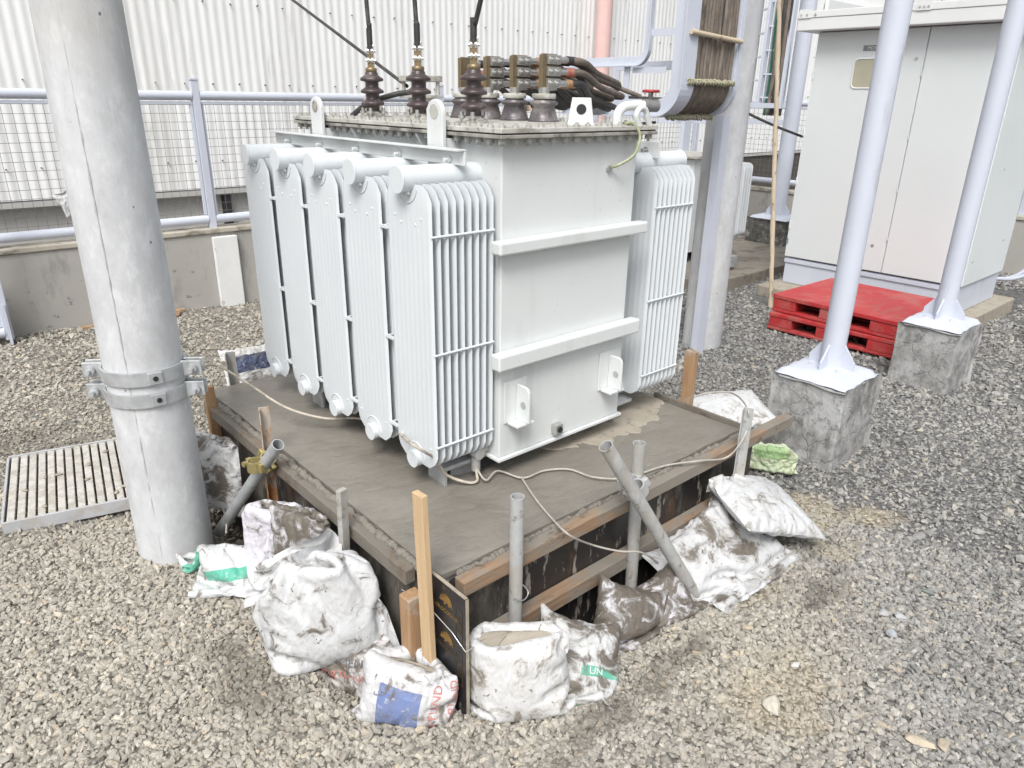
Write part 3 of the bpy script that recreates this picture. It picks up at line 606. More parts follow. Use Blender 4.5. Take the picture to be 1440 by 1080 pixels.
# ================================================================== CONCRETE PAD AND FORMWORK
def build_slab():
    N = 90; Mm = 106; X = np.linspace(SX0, SX1, N); Y = np.linspace(SY0, SY1, Mm)
    gx, gy = np.meshgrid(X, Y, indexing='ij')
    z = ZS+.0022*np.sin(7*gx+3*gy)+.0018*np.sin(13*gy-5*gx+1)+.0012*np.sin(29*gx+17*gy)+.001*np.sin(41*gy-33*gx)
    z -= .012*np.exp(-((gx-1.48)**2+(gy-1.86)**2)/.010)        # hollow where the foot was bedded
    z += .004*sm(.06, .0, gx-SX0)+.004*sm(.05, 0, gy-SY0)
    mb = MB(); vs = np.stack([gx, gy, z], -1).reshape(-1, 3)
    mb.add(vs, [(i*Mm+j, (i+1)*Mm+j, (i+1)*Mm+j+1, i*Mm+j+1) for i in range(N-1) for j in range(Mm-1)], True)
    # sides
    ring = [(X[i], Y[0], z[i, 0]) for i in range(N)]+[(X[-1], Y[j], z[-1, j]) for j in range(1, Mm)]+[(X[i], Y[-1], z[i, -1]) for i in range(N-2, -1, -1)]+[(X[0], Y[j], z[0, j]) for j in range(Mm-2, 0, -1)]
    n = len(ring); mb.add(ring+[(a, b, -.28) for a, b, c in ring], [(i, (i+1) % n, n+(i+1) % n, n+i) for i in range(n)])
    o = mb.build('concrete_slab', 'slab'); tag(o, 'freshly poured wet brown grey concrete slab under the transformer', 'slab')
build_slab()
def build_old_pad():
    # dry old plinth emerging from the new pour, ragged edge
    outline = []
    base = [(1.75, 1.80), (1.95, 1.69), (2.15, 1.665), (2.30, 1.69), (2.44, 1.75), (2.512, 1.81), (2.505, 2.3), (2.50, 3.18), (1.75, 3.15)]
    for k in range(len(base)):
        a = Vector(base[k]); b = Vector(base[(k+1) % len(base)]); n = max(2, int((b-a).length/.012)) if k < 5 else 4
        for i in range(n):
            q = a.lerp(b, i/n)
            if k < 5: q += Vector((random.gauss(0, .003), random.gauss(0, .006)+.012*math.sin(q.x*37)+.008*math.sin(q.x*83)))
            outline.append((q.x, q.y))
    mb = MB().prism(outline, (0, 0, ZS-.05), (1, 0, 0), (0, 1, 0), (0, 0, .0545))
    tag(mb.build('old_concrete_plinth', 'slab_old', None, .002), 'dry tan old concrete plinth showing right of the transformer tank', 'plinth')
build_old_pad()
def ply(name, a, b, label, mat='ply', edge=True):
    return tag(MB().box(a, b).build(name, mat, None, .0015), label, 'plywood')
# front (y = SY0) film-faced plywood, left (x = SX0) plywood, right end board
tag(MB().box((SX0+.006, SY0-.016, -.26), (2.60, SY0-.003, .372)).build('plywood_sheet', 'ply', None, .001), 'mud splashed black plywood form along the front right edge of the slab', 'plywood')
tag(MB().box((SX0-.018, SY0+.02, -.26), (SX0-.005, SY1-.02, .372)).build('plywood_sheet', 'ply', None, .001), 'dark muddy plywood form along the left edge of the slab', 'plywood')
tag(MB().box((SX1+.004, SY0+.0, .10), (SX1+.017, 1.86, .402)).build('plywood_sheet', 'timber_y', None, .001), 'short end board closing the right end of the slab', 'plywood')
lp = thing('plywood_sheet', 'upright black plywood offcut with gold print at the front slab corner', 'plywood', (.955, 1.3, 0))
PX = .951
ch(MB().box((PX, 1.245, -.25), (PX+.012, 1.408, .41)), 'panel', 'ply_clean', lp, .001)
ch(MB().box((PX+.001, 1.2425, -.25), (PX+.011, 1.2445, .41)), 'ply_edge', 'ply_edge', lp)
ch(MB().box((PX+.001, 1.246, .4105), (PX+.011, 1.408, .4125)), 'ply_edge', 'ply_edge', lp)
CROC = [(-.50, .02), (-.36, .10), (-.40, .26), (-.28, .16), (-.20, .20), (-.26, .38), (-.08, .30), (.05, .34), (-.12, .42), (-.05, .50), (.18, .44), (.36, .30), (.46, .08), (.48, -.16), (.40, -.02), (.30, .08), (.34, -.10), (.22, -.12), (.20, .02), (.05, .0), (-.05, -.14), (-.16, -.12), (-.08, .02), (-.25, .0), (-.38, -.05)]
def flat_text(body, size, parent, mat, o, u, v):
    me = text_mesh(body, size, .0003); me.materials.clear(); me.materials.append(MAT[mat])
    u = Vector(u); v = Vector(v); n = u.cross(v); mw = Matrix((u, v, n)).transposed().to_4x4(); mw.translation = Vector(o)
    ob = bpy.data.objects.new('lettering', me); COL.objects.link(ob); ob.parent = parent
    ob.matrix_parent_inverse = Matrix.Translation(parent.location).inverted() if parent else Matrix(); ob.matrix_basis = mw
    return ob
for i, zc in enumerate((.352, .222, .092)):
    s = .062; ch(MB().prism([(a*s, b*s*.9) for a, b in CROC], (PX-.0012, 1.332, zc), (0, -1, 0), (0, 0, 1), (.0010, 0, 0)), 'crocodile_emblem', 'gold' if i < 2 else 'gold_dim', lp)
    flat_text('CROCODILE', .018, lp, 'gold' if i == 0 else 'gold_dim', (PX-.0012, 1.330, zc-.030), (0, -1, 0), (0, 0, 1))
for zc in (.31, .16): 
    for a, b in (((1.287, zc-.055), (1.287, zc+.055)), ((1.259, zc-.055), (1.259, zc+.055)), ((1.287, zc-.055), (1.259, zc-.055)), ((1.287, zc+.055), (1.259, zc+.055))):
        ch(MB().bar((PX-.0007, a[0], a[1]), (PX-.0007, b[0], b[1]), .0012 if a[0] == b[0] else .001, .0012), 'print_box_line', 'gold_dim', lp)
    flat_text('NO3', .026, lp, 'gold_dim', (PX-.0012, 1.273, zc), (0, 0, -1), (0, -1, 0))
# tie wire across the offcut
tag(MB().tube([(.915, 1.50, .315), (.935, 1.39, .308), (PX-.004, 1.30, .272), (PX-.004, 1.24, .245), (.99, 1.235, .25)], .0016, 6).build('tie_wire', 'tin'), 'thin tie wire stretched across the black plywood offcut', 'wire')
# timber wales
def timber(p0, p1, w, h, label, mat='timber_x', name='timber_wale', up=(0, 0, 1)):
    mb = MB(); p0 = Vector(p0); p1 = Vector(p1); mb.bar(p0, p1, w, h, up)
    return tag(mb.build(name, mat, None, .003), label, 'timber')
timber((1.02, SY0-.039, .352), (2.83, SY0-.039, .352), .044, .048, 'long timber rail along the top of the front right slab edge')
timber((1.02, SY0-.041, .118), (2.42, SY0-.041, .118), .048, .055, 'lower timber rail half way down the black form board')
timber((SX0-.038, 1.50, .345), (SX0-.038, SY1-.1, .345), .036, .05, 'muddy timber rail along the top of the left slab edge', 'timber_y')
timber((.918, 1.452, -.2), (.918, 1.452, .325), .055, .05, 'short reddish timber block standing at the front left slab corner', 'timber')
# mud crust along form tops
cr = MB()
def crust(p0, p1, n, w, name, label):
    mb = MB(); P = []
    p0 = Vector(p0); p1 = Vector(p1)
    pts = [p0.lerp(p1, i/n)+Vector((random.gauss(0, .0035), random.gauss(0, .0035), random.gauss(0, .0015)-.002)) for i in range(n+1)]
    k9 = np.ones(7)/7; A_ = np.array([tuple(p) for p in pts]); J_ = np.random.default_rng(len(label)+5).normal(0, .006, A_.shape); pts = [Vector(q) for q in np.array([p0.lerp(p1, i/n)[:] for i in range(n+1)])+np.stack([np.convolve(J_[:, c], k9, 'same') for c in range(3)], 1)]
    mb.tube(pts, w, 7, True, list(np.convolve(np.random.default_rng(len(label)).uniform(.1, 1.9, len(pts)+8)*w, np.ones(9)/9, 'valid')*1.0))
    return tag(mb.build(name, M(name+label[:9], (.21, .195, .168), (.17, .157, .135), 30, .85, bump=.6, bscale=70, bdist=.006)), label, 'mortar')
crust((1.03, SY0-.011, .372), (2.48, SY0-.011, .372), 420, .0105, 'mortar_crust', 'rough mortar crust smeared along the front right slab edge')
crust((SX0-.014, 1.42, .370), (SX0-.014, 3.16, .370), 420, .0135, 'mortar_crust', 'rough mortar crust smeared along the left slab edge')
# ---------- stakes
def pipe_stake(name, p0, p1, r, mat, label, n=16):
    t = MB().cyl(p0, p1, r, n=n, hollow=.0035); return tag(t.build(name, mat), label, 'stake')
def angle_stake(p0, p1, w, mat, label, rot=0):
    mb = MB(); p0 = Vector(p0); p1 = Vector(p1); d = (p1-p0).normalized()
    a = Vector((math.cos(rot), math.sin(rot), 0)); a = (a-d*a.dot(d)).normalized(); b = d.cross(a)
    L = (p1-p0).length; th = .004
    poly = [(0, 0), (w, 0), (w, th), (th, th), (th, w), (0, w)]
    mb.prism(poly, p0, a, b, d*L); return tag(mb.build('angle_stake', mat, None), label, 'stake')
# channel-like steel stud stake in front
q0 = py(731, 700, 1.315); 
mb = MB().cyl((q0.x, 1.325, -.2), (q0.x, 1.325, q0.z), .0205, n=18, hollow=.003)
tag(mb.build('pipe_stake', 'galv_mud', None), 'short galvanised pipe stake standing behind the open white sack', 'stake')
a = py(899, 623, 1.325); tag(MB().cyl((a.x+.035, 1.325, -.22), (a.x, 1.325, a.z), .0215, n=18, hollow=.003).build('pipe_stake', 'galv_mud'), 'upright galvanised pipe stake clamped to the diagonal pipe', 'stake')
d0 = py(852, 627, 1.262); d1 = pz(981, 842, -.03)
tag(MB().cyl(d0, d1, .0225, n=18, hollow=.003).build('diagonal_pipe', 'galv_mud'), 'diagonal cement smeared pipe bracing the front right formwork', 'pipe')
def coupler(c, ax1, ax2, mat, label, s=1.0):
    t = thing('pipe_coupler', label, 'clamp', c); c = Vector(c)
    ax1 = Vector(ax1).normalized(); ax2 = Vector(ax2).normalized(); n = ax1.cross(ax2).normalized()
    for sgn, ax, off in ((1, ax1, .024), (-1, ax2, -.024)):
        cc = c+n*off*1.0*s
        ch(MB().cyl(cc-ax*.02*s, cc+ax*.02*s, .030*s, n=16, hollow=.006*s), 'clamp_jaw', mat, t)
        e = ax.cross(n).normalized()
        for q in (-1, 1):
            ch(MB().bar(cc+e*q*.027*s, cc+e*q*.046*s, .034*s, .018*s, n), 'clamp_flange', mat, t, .002)
        ch(MB().cyl(cc+e*.038*s-n*.022*s, cc+e*.038*s+n*.026*s, .006*s, n=8).cyl(cc+e*.038*s-n*.026*s, cc+e*.038*s-n*.014*s, .011*s, n=6), 'clamp_bolt', mat, t)
    return t
cm = py(891, 683, 1.292); coupler(cm, (d1-d0), (0, 0, 1), 'galv_mud', 'cement caked swivel clamp joining the diagonal pipe and upright stake')
b = py(1047, 572, 1.315); angle_stake((b.x+.012, 1.322, -.1), (b.x, 1.315, b.z), .036, 'galv_mud', 'cement coated steel stake at the right end of the slab', R_(200))
# left side
q = px(480, 688, .90); tag(MB().prism([(-.016, -.010), (.016, -.010), (.016, .010), (-.016, .010)], (.888, q.y+.012, -.2), (.95, .3, 0), (-.3, .95, 0), (q.x-.888, -.012, q.z+.2)).build('steel_stud_stake', 'galv_mud', None, .003), 'cement coated square steel stake behind the big white sack', 'stake')
q = px(363, 573, .915); angle_stake((.90, q.y, -.2), (.915, q.y, q.z), .038, 'rust', 'rusty orange angle iron stake on the left slab edge', R_(250))
e0 = px(391, 625, .905); e1 = pz(308, 748, -.06)
tag(MB().cyl(e0, e1, .0225, n=18, hollow=.003).build('diagonal_pipe', 'galv'), 'diagonal galvanised pipe leaning on the left formwork beside the pole', 'pipe')
cm = e0.lerp(e1, .2)+Vector((-.005, .02, 0)); coupler(cm, (e1-e0), (0, 0, 1), 'clamp_brass', 'shiny yellow swivel clamp on the left diagonal pipe')
q = pz(330, 536, .38); angle_stake((q.x, q.y+.02, -.1), (q.x-.012, q.y+.03, .52), .04, 'galv_mud', 'grey steel stake at the rear left corner of the slab', R_(240))
timber((.945, 3.02, -.1), (.94, 3.05, .46), .045, .03, 'weathered timber stake between the pole and the slab', 'timber', 'timber_stake')
# long fresh lumber stake at the front corner
w0 = px(590, 694, .925); tag(MB().bar((.925, 1.372, -.2), (w0.x, w0.y, w0.z), .020, .046, (0, 1, 0)).build('timber_stake', 'timber_new', None, .002), 'tall fresh yellow timber stake at the front corner of the slab', 'timber')
w1 = px(988, 498, 2.545); tag(MB().bar((2.548, 1.70, .0), (2.548, 1.70, w1.z), .034, .050, (0, 1, 0)).build('timber_stake', 'timber', None, .003), 'orange brown timber stake at the right end of the wet slab', 'timber')

# ================================================================== TRANSFORMER
TX0, TX1, TY0, TY1, TZ0, TZ1 = 1.48, 2.11, 1.73, 2.97, .462, 1.545
T = thing('transformer', 'large light grey oil filled transformer with radiator fins on the wet slab', 'transformer', (1.8, 2.35, ZS))
def tc(mb, name, mat, par=None, bevel=0): 
    o = mb.build(name, mat, None, bevel)
    if par is None: o.parent = T; o.matrix_parent_inverse = Matrix.Translation(T.location).inverted()
    else: o.parent = par; o.matrix_parent_inverse = Matrix.Translation(T.location).inverted().inverted() if False else Matrix.Translation(-Vector(T.location)) @ Matrix.Translation(Vector(T.location)) 
    return o
# parts are authored in world space; sub-parts hang under a part whose own matrix is T^-1, so world space is kept
def sub(mb, name, mat, par, bevel=0):
    o = mb.build(name, mat, None, bevel); o.parent = par; return o
tank = tc(MB().box((TX0, TY0, TZ0), (TX1, TY1, TZ1-.012)), 'tank', 'tank', None, .004)
sub(MB().box((TX0-.012, TY0-.012, TZ0-.012), (TX1+.012, TY1+.012, TZ0-.0005)), 'bottom_plate', 'tank', tank, .002)
# upper flange + lid
tc(MB().box((TX0-.045, TY0-.05, TZ1-.011), (TX1+.045, TY1+.05, TZ1)), 'tank_flange', 'gasket', None, .002)
lid = tc(MB().box((TX0-.045, TY0-.05, TZ1+.004), (TX1+.045, TY1+.05, TZ1+.018)), 'lid', 'lid', None, .002)
sub(MB().box((TX0-.040, TY0-.045, TZ1+.0005), (TX1+.04, TY1+.045, TZ1+.0035)), 'gasket', 'dark', lid)
bolt = MB()
bolt.cyl((0, 0, -.052), (0, 0, .014), .0055, n=8).cyl((0, 0, .0), (0, 0, .008), .0105, n=6).cyl((0, 0, -.044), (0, 0, -.0185), .0125, n=6)
bme = bolt.mesh('bolt', M('bolt_paint', (.50, .50, .47), (.32, .31, .29), 60, .6, bump=.1))
zl = TZ1+.018
n = 14
bx = [TX0-.024+(TX1-TX0+.048)*i/(n-1) for i in range(n)]; m_ = 25; by = [TY0-.028+(TY1-TY0+.056)*i/(m_-1) for i in range(m_)]
for xx in bx:
    for yy in (by[0], by[-1]): o = shared('bolt', bme, lid, (xx, yy, zl), (0, 0, random.uniform(0, 1)))
for yy in by[1:-1]:
    for xx in (bx[0], bx[-1]): o = shared('bolt', bme, lid, (xx, yy, zl), (0, 0, random.uniform(0, 1)))
# horizontal stiffeners
for z0, z1 in ((1.190, 1.232), (.806, .862)):
    tc(MB().box((1.437, 1.682, z0), (2.150, TY0-.001, z1)), 'stiffener_beam', 'tank', None, .007)
# gusset ribs under the lid on the left side
for yy in (2.12, 2.55):
    tc(MB().prism([(0, 0), (-.04, 0), (0, -.075)], (TX0-.001, yy, TZ1-.014), (1, 0, 0), (0, 0, 1), (0, .008, 0)), 'gusset', 'tank')
# lifting lugs on the left side
for yy in (1.97, 2.76):
    poly = [(-.042, -.16), (.042, -.16), (.042, .055)]+[(a, b) for a, b in arc(0, .055, .042, 0, math.pi, 12)][1:]+[(-.042, -.16)][:0]
    poly = [(-.042, -.17), (.042, -.17)]+arc(0, .052, .042, 0, math.pi, 14)
    lg = tc(MB().prism(poly, (TX0-.075, yy, TZ1), (0, 1, 0), (0, 0, 1), (.016, 0, 0)), 'lifting_lug', 'tank', None, .003)
    sub(MB().cyl((TX0-.0765, yy, TZ1+.058), (TX0-.0575, yy, TZ1+.058), .022, n=18), 'lug_hole', 'lid', lg)
    sub(MB().box((TX0-.06, yy-.035, TZ1-.17), (TX0-.001, yy-.023, TZ1-.02)).box((TX0-.06, yy+.023, TZ1-.17), (TX0-.001, yy+.035, TZ1-.02)), 'lug_web', 'tank', lg)
# lid lugs with hole
for (xx, yy, mt) in ((1.93, 1.84, 'tank'), (1.75, 2.90, 'lid')):
    lg = tc(MB().prism([(-.046, 0), (.046, 0), (.032, .088), (-.032, .088)], (xx, yy, zl-.001), (.75, -.66, 0) if mt == 'tank' else (.8, -.6, 0), (0, 0, 1), (-.008, -.009, 0)), 'lid_lug', mt, None, .002)
    dv = Vector((-.008, -.009, 0)); sub(MB().cyl(Vector((xx, yy, zl+.05))-dv*.15, Vector((xx, yy, zl+.05))+dv*1.15, .017, n=16), 'lug_hole', 'dark', lg)
tc(MB().tube([(2.085, 1.70, zl-.01)]+[(2.085+.028*math.cos(t), 1.70+.0*t, zl+.028+.03*math.sin(t)) for t in np.linspace(math.pi, 0, 10)]+[(2.141, 1.70, zl-.01)], .010, 8), 'lid_ring', 'tank')

# ---------- radiators
FW, FT, FPITCH, NF = .236, .011, .0290, 9
RZ0, RZ1 = .505, 1.415
def fin_mesh():
    """pressed steel radiator panel in the y-z plane: chamfered head and foot, vertical flutes, rolled edge"""
    w = FW/2; z0 = RZ0-.022; z1 = RZ1+.0; mb = MB()
    ys = np.linspace(-w, w, 33)
    def outline(y):
        a = abs(y); c = .045
        top = z1-.008 if a < .080 else z1-.008-(a-.080)/(w-.080)*.028
        bot = z0+(.0 if a < .07 else (a-.07)/(w-.07)*.036)
        return bot+max(0, a-(w-.012))*1.5, top-max(0, a-(w-.012))*1.5
    Z = np.linspace(0, 1, 27); n = len(ys); m = len(Z)
    for side in (-1, 1):
        vs = []
        for y in ys:
            b, t = outline(y); edge = min(1, (w-abs(y))/.012)
            for q in Z:
                z = b+(t-b)*q; ez = min(1, min(q, 1-q)*(t-b)/.02)
                mid = min(1, max(0, (min(z-b, t-z)-.07)/.03))
                fl = .0008*math.cos(2*math.pi*y/.0262)*mid*(1 if abs(y) < w-.014 else 0)
                vs.append((side*((FT/2)*math.sqrt(max(0, 1-(1-edge)**2))*(.35+.65*math.sqrt(max(0, 1-(1-ez)**2)))+fl), y, z))
        fs = [(i*m+j, (i+1)*m+j, (i+1)*m+j+1, i*m+j+1) for i in range(n-1) for j in range(m-1)]
        if side < 0: fs = [f[::-1] for f in fs]
        mb.add(vs, fs, True)
        # pressed boss rings at head and foot
    return mb.mesh('fin', 'rad')
fme = fin_mesh()
def boss_mesh(s):
    mb = MB()
    for zc in (RZ0, RZ1-.02):
        for rr in (.052, .036):
            pts = [(s*(FT/2+.0008), rr*math.cos(t)*.95, zc+(rr*math.sin(t))*(1 if zc < 1 else -1)) for t in np.linspace(.08, math.pi-.08, 16)]
            mb.tube(pts, .0022, 6)
    for (yy, zz) in ((-.075, RZ1-.115), (.075, RZ1-.115), (-.045, RZ1-.125), (.045, RZ1-.125), (-.08, RZ0+.08), (.08, RZ0+.08)):
        mb.lathe([(.006, -.001), (.0045, .0016), (.001, .0028)], (0, 0, 0), 8)
        # rotate last lathe to face x
        k = 24
        for i in range(len(mb.v)-k*1-16, len(mb.v)): pass
    return mb
def rad(xf, yc, sgn, xtank):
    """xf: x of outermost fin; sgn -1: sticks out to -x"""
    r = thing('radiator', '', ''); del r['label']; del r['category']
    r.parent = T; r.matrix_parent_inverse = Matrix.Translation(T.location).inverted(); r.location = (0, yc, 0)
    fins = [xf-sgn*FPITCH*i for i in range(NF)]
    for xx in fins: shared('fin', fme, r, (xx, 0, 0))
    x_in = fins[-1]; o = xf+sgn*.042
    for zc, rr in ((RZ1+.004, .039), (RZ0-.006, .030)):
        oo = o if zc > 1 else xf+sgn*.026
        pr = MB().cyl((oo, 0, zc), (xtank, 0, zc), rr, n=28)
        ob = pr.build('header_pipe', 'rad', r, .003)
        MB().tube([(oo-sgn*.002, rr*1.0*math.cos(t), zc+rr*math.sin(t)) for t in np.linspace(0, 2*math.pi, 25)], .0022, 5, False).build('cap_weld', 'rad', r)
    # tie bars across both fin edges
    for zc in (1.262, .895, .575):
        for s in (-1, 1):
            MB().cyl((fins[0]+sgn*.004, s*(FW/2-.001), zc), (fins[-1]-sgn*.004, s*(FW/2-.001), zc), .0042, n=8).build('tie_bar', 'rad', r)
    pl = MB(); pts = [(xf+sgn*(FT/2+.0006), .050*math.cos(t), RZ1-.018-.046*math.sin(t)) for t in np.linspace(.05, math.pi-.05, 18)]
    pl.tube(pts, .0024, 6); pl.build('pressed_rim', 'rad', r); pl = MB(); pts = [(xf+sgn*(FT/2+.0006), .050*math.cos(t), RZ0+.0+.05*math.sin(t)) for t in np.linspace(.05, math.pi-.05, 18)]; pl.tube(pts, .0024, 6)
    pl.build('pressed_rim', 'rad', r)
    for yy, zz in ((-.07, RZ1-.105), (.07, RZ1-.105), (-.038, RZ1-.125), (.038, RZ1-.125), (-.085, RZ0+.055), (.085, RZ0+.055)):
        x0 = xf+sgn*(FT/2-.001); MB().cyl((x0, yy, zz), (x0+sgn*.0028, yy, zz), .0065, .003, n=10).build('pressed_dimple', 'rad', r)
    MB().tube([(xf+sgn*.012, -.022, RZ1-.033), (xf+sgn*.018, -.010, RZ1-.036), (xf+sgn*.010, .006, RZ1-.036)], .006, 8).build('vent_plug', 'rad', r)
    return r
for i in range(5): rad(1.228, 1.862+.275*i, -1, TX0)
for i in range(2): rad(2.500, 1.862+.275*i, 1, TX1)
# spacer clips between neighbouring radiators
for i in range(4):
    for zc in (1.262, .895, .575):
        yc = 1.862+.275*i
        tc(MB().bar((1.225, yc+FW/2-.003, zc), (1.225, yc+.275-FW/2+.003, zc), .010, .009), 'spacer_clip', 'rad')
# brace bars over headers
bb = tc(MB().bar((1.388, 1.79, 1.474), (1.388, 3.10, 1.474), .008, .042), 'brace_bar', 'tank', None, .002)
tc(MB().bar((1.375, 1.79, 1.4985), (1.375, 3.10, 1.4985), .034, .006), 'brace_flange', 'tank', None, .001)
for i in range(5):
    yc = 1.862+.275*i
    sub(MB().cyl((1.376, yc, 1.468), (1.384, yc, 1.468), .010, n=6).cyl((1.36, yc, 1.468), (1.41, yc, 1.468), .0055, n=8), 'bolt', 'tank', bb)
    tc(MB().bar((1.394, yc, 1.435), (1.394, yc, 1.485), .006, .03), 'brace_tab', 'tank')
bb2 = tc(MB().bar((2.33, 1.80, 1.468), (2.33, 3.10, 1.468), .008, .06), 'brace_bar', 'tank', None, .002)
sub(MB().cyl((2.322, 1.862, 1.465), (2.334, 1.862, 1.465), .013, n=6).cyl((2.30, 1.862, 1.465), (2.36, 1.862, 1.465), .0065, n=8), 'bolt', 'tin', bb2)
# ---------- jacking brackets, earth terminal, base channels, drain valve
for xx in (1.555, 2.035):
    bp = tc(MB().box((xx-.058, TY0-.006, .590), (xx+.044, TY0-.0005, .745)), 'bracket_plate', 'tank', None, .002)
    poly = [(0, 0), (.066, 0), (.066, .098)]+arc(.042, .109, .024, 0, math.pi/2, 6)[1:]+[(0, .133)]
    jb = tc(MB().prism(poly, (xx-.006, TY0-.006, .597), (0, -1, 0), (0, 0, 1), (.010, 0, 0)), 'jacking_bracket', 'tank', None, .003)
    sub(MB().cyl((xx-.0075, TY0-.045, .660), (xx+.0055, TY0-.045, .660), .0135, n=16), 'bracket_hole', 'galv', jb)
    sub(MB().box((xx-.045, TY0-.060, .587), (xx+.035, TY0-.007, .5965)), 'bracket_foot', 'tank', jb, .002)
eb = tc(MB().box((1.733, TY0-.030, .484), (1.768, TY0-.0005, .522)), 'earth_terminal', 'tin', None, .002)
sub(MB().cyl((1.75, TY0-.034, .503), (1.75, TY0-.029, .012+.0), .0) if False else MB().cyl((1.75, TY0-.034, .503), (1.75, TY0-.0295, .503), .011, n=12), 'terminal_bolt', 'dark', eb)
for yy in (1.86, 2.75):
    bc = tc(MB().box((1.30, yy-.05, TZ0-.028), (2.30, yy+.05, TZ0-.0135)).box((1.30, yy-.05, ZS-.02), (1.312, yy+.05, TZ0-.0285)).box((1.36, yy-.005, ZS-.02), (2.26, yy+.005, TZ0-.0285)), 'base_channel', 'galv', None, .002)
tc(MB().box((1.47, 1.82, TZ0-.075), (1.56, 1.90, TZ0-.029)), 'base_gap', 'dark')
dv = tc(MB().box((1.405, 1.785, .470), (1.478, 1.845, .522)).cyl((1.43, 1.80, .46), (1.43, 1.80, .405), .017, n=14).cyl((1.43, 1.80, .475), (1.43, 1.775, .475), .022, n=14), 'drain_valve', 'galv_mud', None, .003)

# ---------- bushings
def hv_bushing(x, y, k):
    r = thing('high_voltage_bushing', '', ''); del r['label']; del r['category']
    r.parent = T; r.matrix_parent_inverse = Matrix.Translation(T.location).inverted(); r.location = (x, y, zl)
    prof = [(.026, 0), (.027, .022)]
    for zc in (.055, .100, .145):
        prof += [(.026, zc-.020), (.027, zc-.012), (.045, zc-.008), (.047, zc-.002), (.044, zc+.003), (.029, zc+.012), (.026, zc+.016)]
    prof += [(.026, .166), (.022, .170)]
    MB().lathe(prof, (0, 0, 0), 24).build('porcelain', 'porcelain', r)
    MB().lathe([(.045, 0), (.045, .010), (.032, .016), (.028, .022)], (0, 0, 0), 20).build('base_flange', 'gasket', r)
    for q in range(4):
        a = math.pi/4+q*math.pi/2; MB().cyl((.042*math.cos(a), .042*math.sin(a), .0), (.042*math.cos(a), .042*math.sin(a), .036), .007, n=8).cyl((.042*math.cos(a), .042*math.sin(a), .014), (.042*math.cos(a), .042*math.sin(a), .024), .0125, n=6).build('clamp_stud', 'tin', r)
    MB().lathe([(.021, .170), (.023, .172), (.023, .182), (.019, .186)], (0, 0, 0), 18).build('brass_cap', 'brass', r)
    MB().bar((0, 0, .186), (0, 0, .262), .026, .008, (.7, .72, 0)).build('terminal_palm', 'brass', r, .001)
    for zz in (.212, .246):
        MB().cyl((-.014, .012, zz), (.016, -.014, zz), .0055, n=8).cyl((.003, -.003, zz), (.0085, -.0075, zz), .0125, n=6).cyl((-.0085, .0075, zz), (-.003, .003, zz), .0125, n=6).build('terminal_bolt', 'tin', r)
    MB().bar((.002, -.004, .19), (.002, -.004, .268), .024, .004, (.7, .72, 0)).build('cable_lug', 'tin', r, .001)
HVY = [2.745, 2.415, 2.085]; HVX = 1.655
for k, y in enumerate(HVY): hv_bushing(HVX, y, k)
LVX = 2.0; LVY = [2.10, 2.265, 2.425, 2.59]
for k, y in enumerate(LVY):
    r = thing('low_voltage_bushing', '', ''); del r['label']; del r['category']
    r.parent = T; r.matrix_parent_inverse = Matrix.Translation(T.location).inverted(); r.location = (LVX, y, zl)
    MB().lathe([(.058, 0), (.060, .006), (.054, .010), (.040, .055), (.052, .062), (.053, .068), (.036, .078), (.034, .086)], (0, 0, 0), 24).build('porcelain', 'porc_grey', r)
    MB().lathe([(.043, .080), (.045, .082), (.045, .096), (.042, .099)], (0, 0, 0), 20).build('cap_ring', 'lid', r)
    MB().cyl((0, 0, .099), (0, 0, .120), .020, n=16).build('stem', 'tin', r)
    MB().box((-.012, -.004, .118), (.060, .010, .235)).build('terminal_flag', 'brass', r, .002)
    MB().box((-.019, -.008, .114), (-.0125, .012, .232)).build('terminal_back', 'brass', r, .002)
    MB().bar((-.012, .003, .112), (.055, .003, .1125+.006), .03, .014).build('terminal_root', 'tin', r)

# ---------- lid fittings
pr = tc(MB().cyl((1.93, 2.80, zl), (1.93, 2.80, zl+.075), .055, n=18), 'relief_base', 'lid')
sub(MB().box((1.86, 2.735, zl+.075), (2.0, 2.865, zl+.088)), 'relief_flange', 'lid', pr, .002)
for a, b in ((1.875, 2.75), (1.985, 2.75), (1.875, 2.85), (1.985, 2.85)): sub(MB().cyl((a, b, zl+.088), (a, b, zl+.14), .008, n=8), 'relief_stud', 'lid', pr)
sub(MB().box((1.86, 2.735, zl+.14), (2.0, 2.865, zl+.165)), 'relief_cap', 'lid', pr, .004)
tc(MB().tube(spline([(1.84, 2.72, zl+.10), (1.76, 2.76, zl+.085), (1.70, 2.86, zl+.05), (1.66, 2.93, zl-.0)], 6), .011, 8), 'gland_conduit', 'rubber')
# filling pipe with red handwheel
vp = tc(MB().tube(spline([(2.075, 1.80, zl), (2.077, 1.80, zl+.035), (2.10, 1.795, zl+.058), (2.15, 1.785, zl+.064), (2.195, 1.775, zl+.064)], 6), .017, 12), 'filling_pipe', 'tank')
sub(MB().cyl((2.185, 1.778, zl+.064), (2.245, 1.764, zl+.064), .0225, n=14).cyl((2.215, 1.771, zl+.064), (2.215, 1.771, zl+.108), .009, n=10), 'valve_body', M('dull_zinc', (.30, .30, .30), (.2, .2, .2), 20, .6, metal=.4), vp, .003)
hw = MB(); hw.tube([(2.215+.026*math.cos(t), 1.771+.026*math.sin(t), zl+.112) for t in np.linspace(0, 2*math.pi, 21)], .0055, 7, False)
for t in (0, 2.09, 4.19): hw.bar((2.215, 1.771, zl+.112), (2.215+.026*math.cos(t), 1.771+.026*math.sin(t), zl+.112), .008, .004)
sub(hw, 'handwheel', 'valve_red', vp)
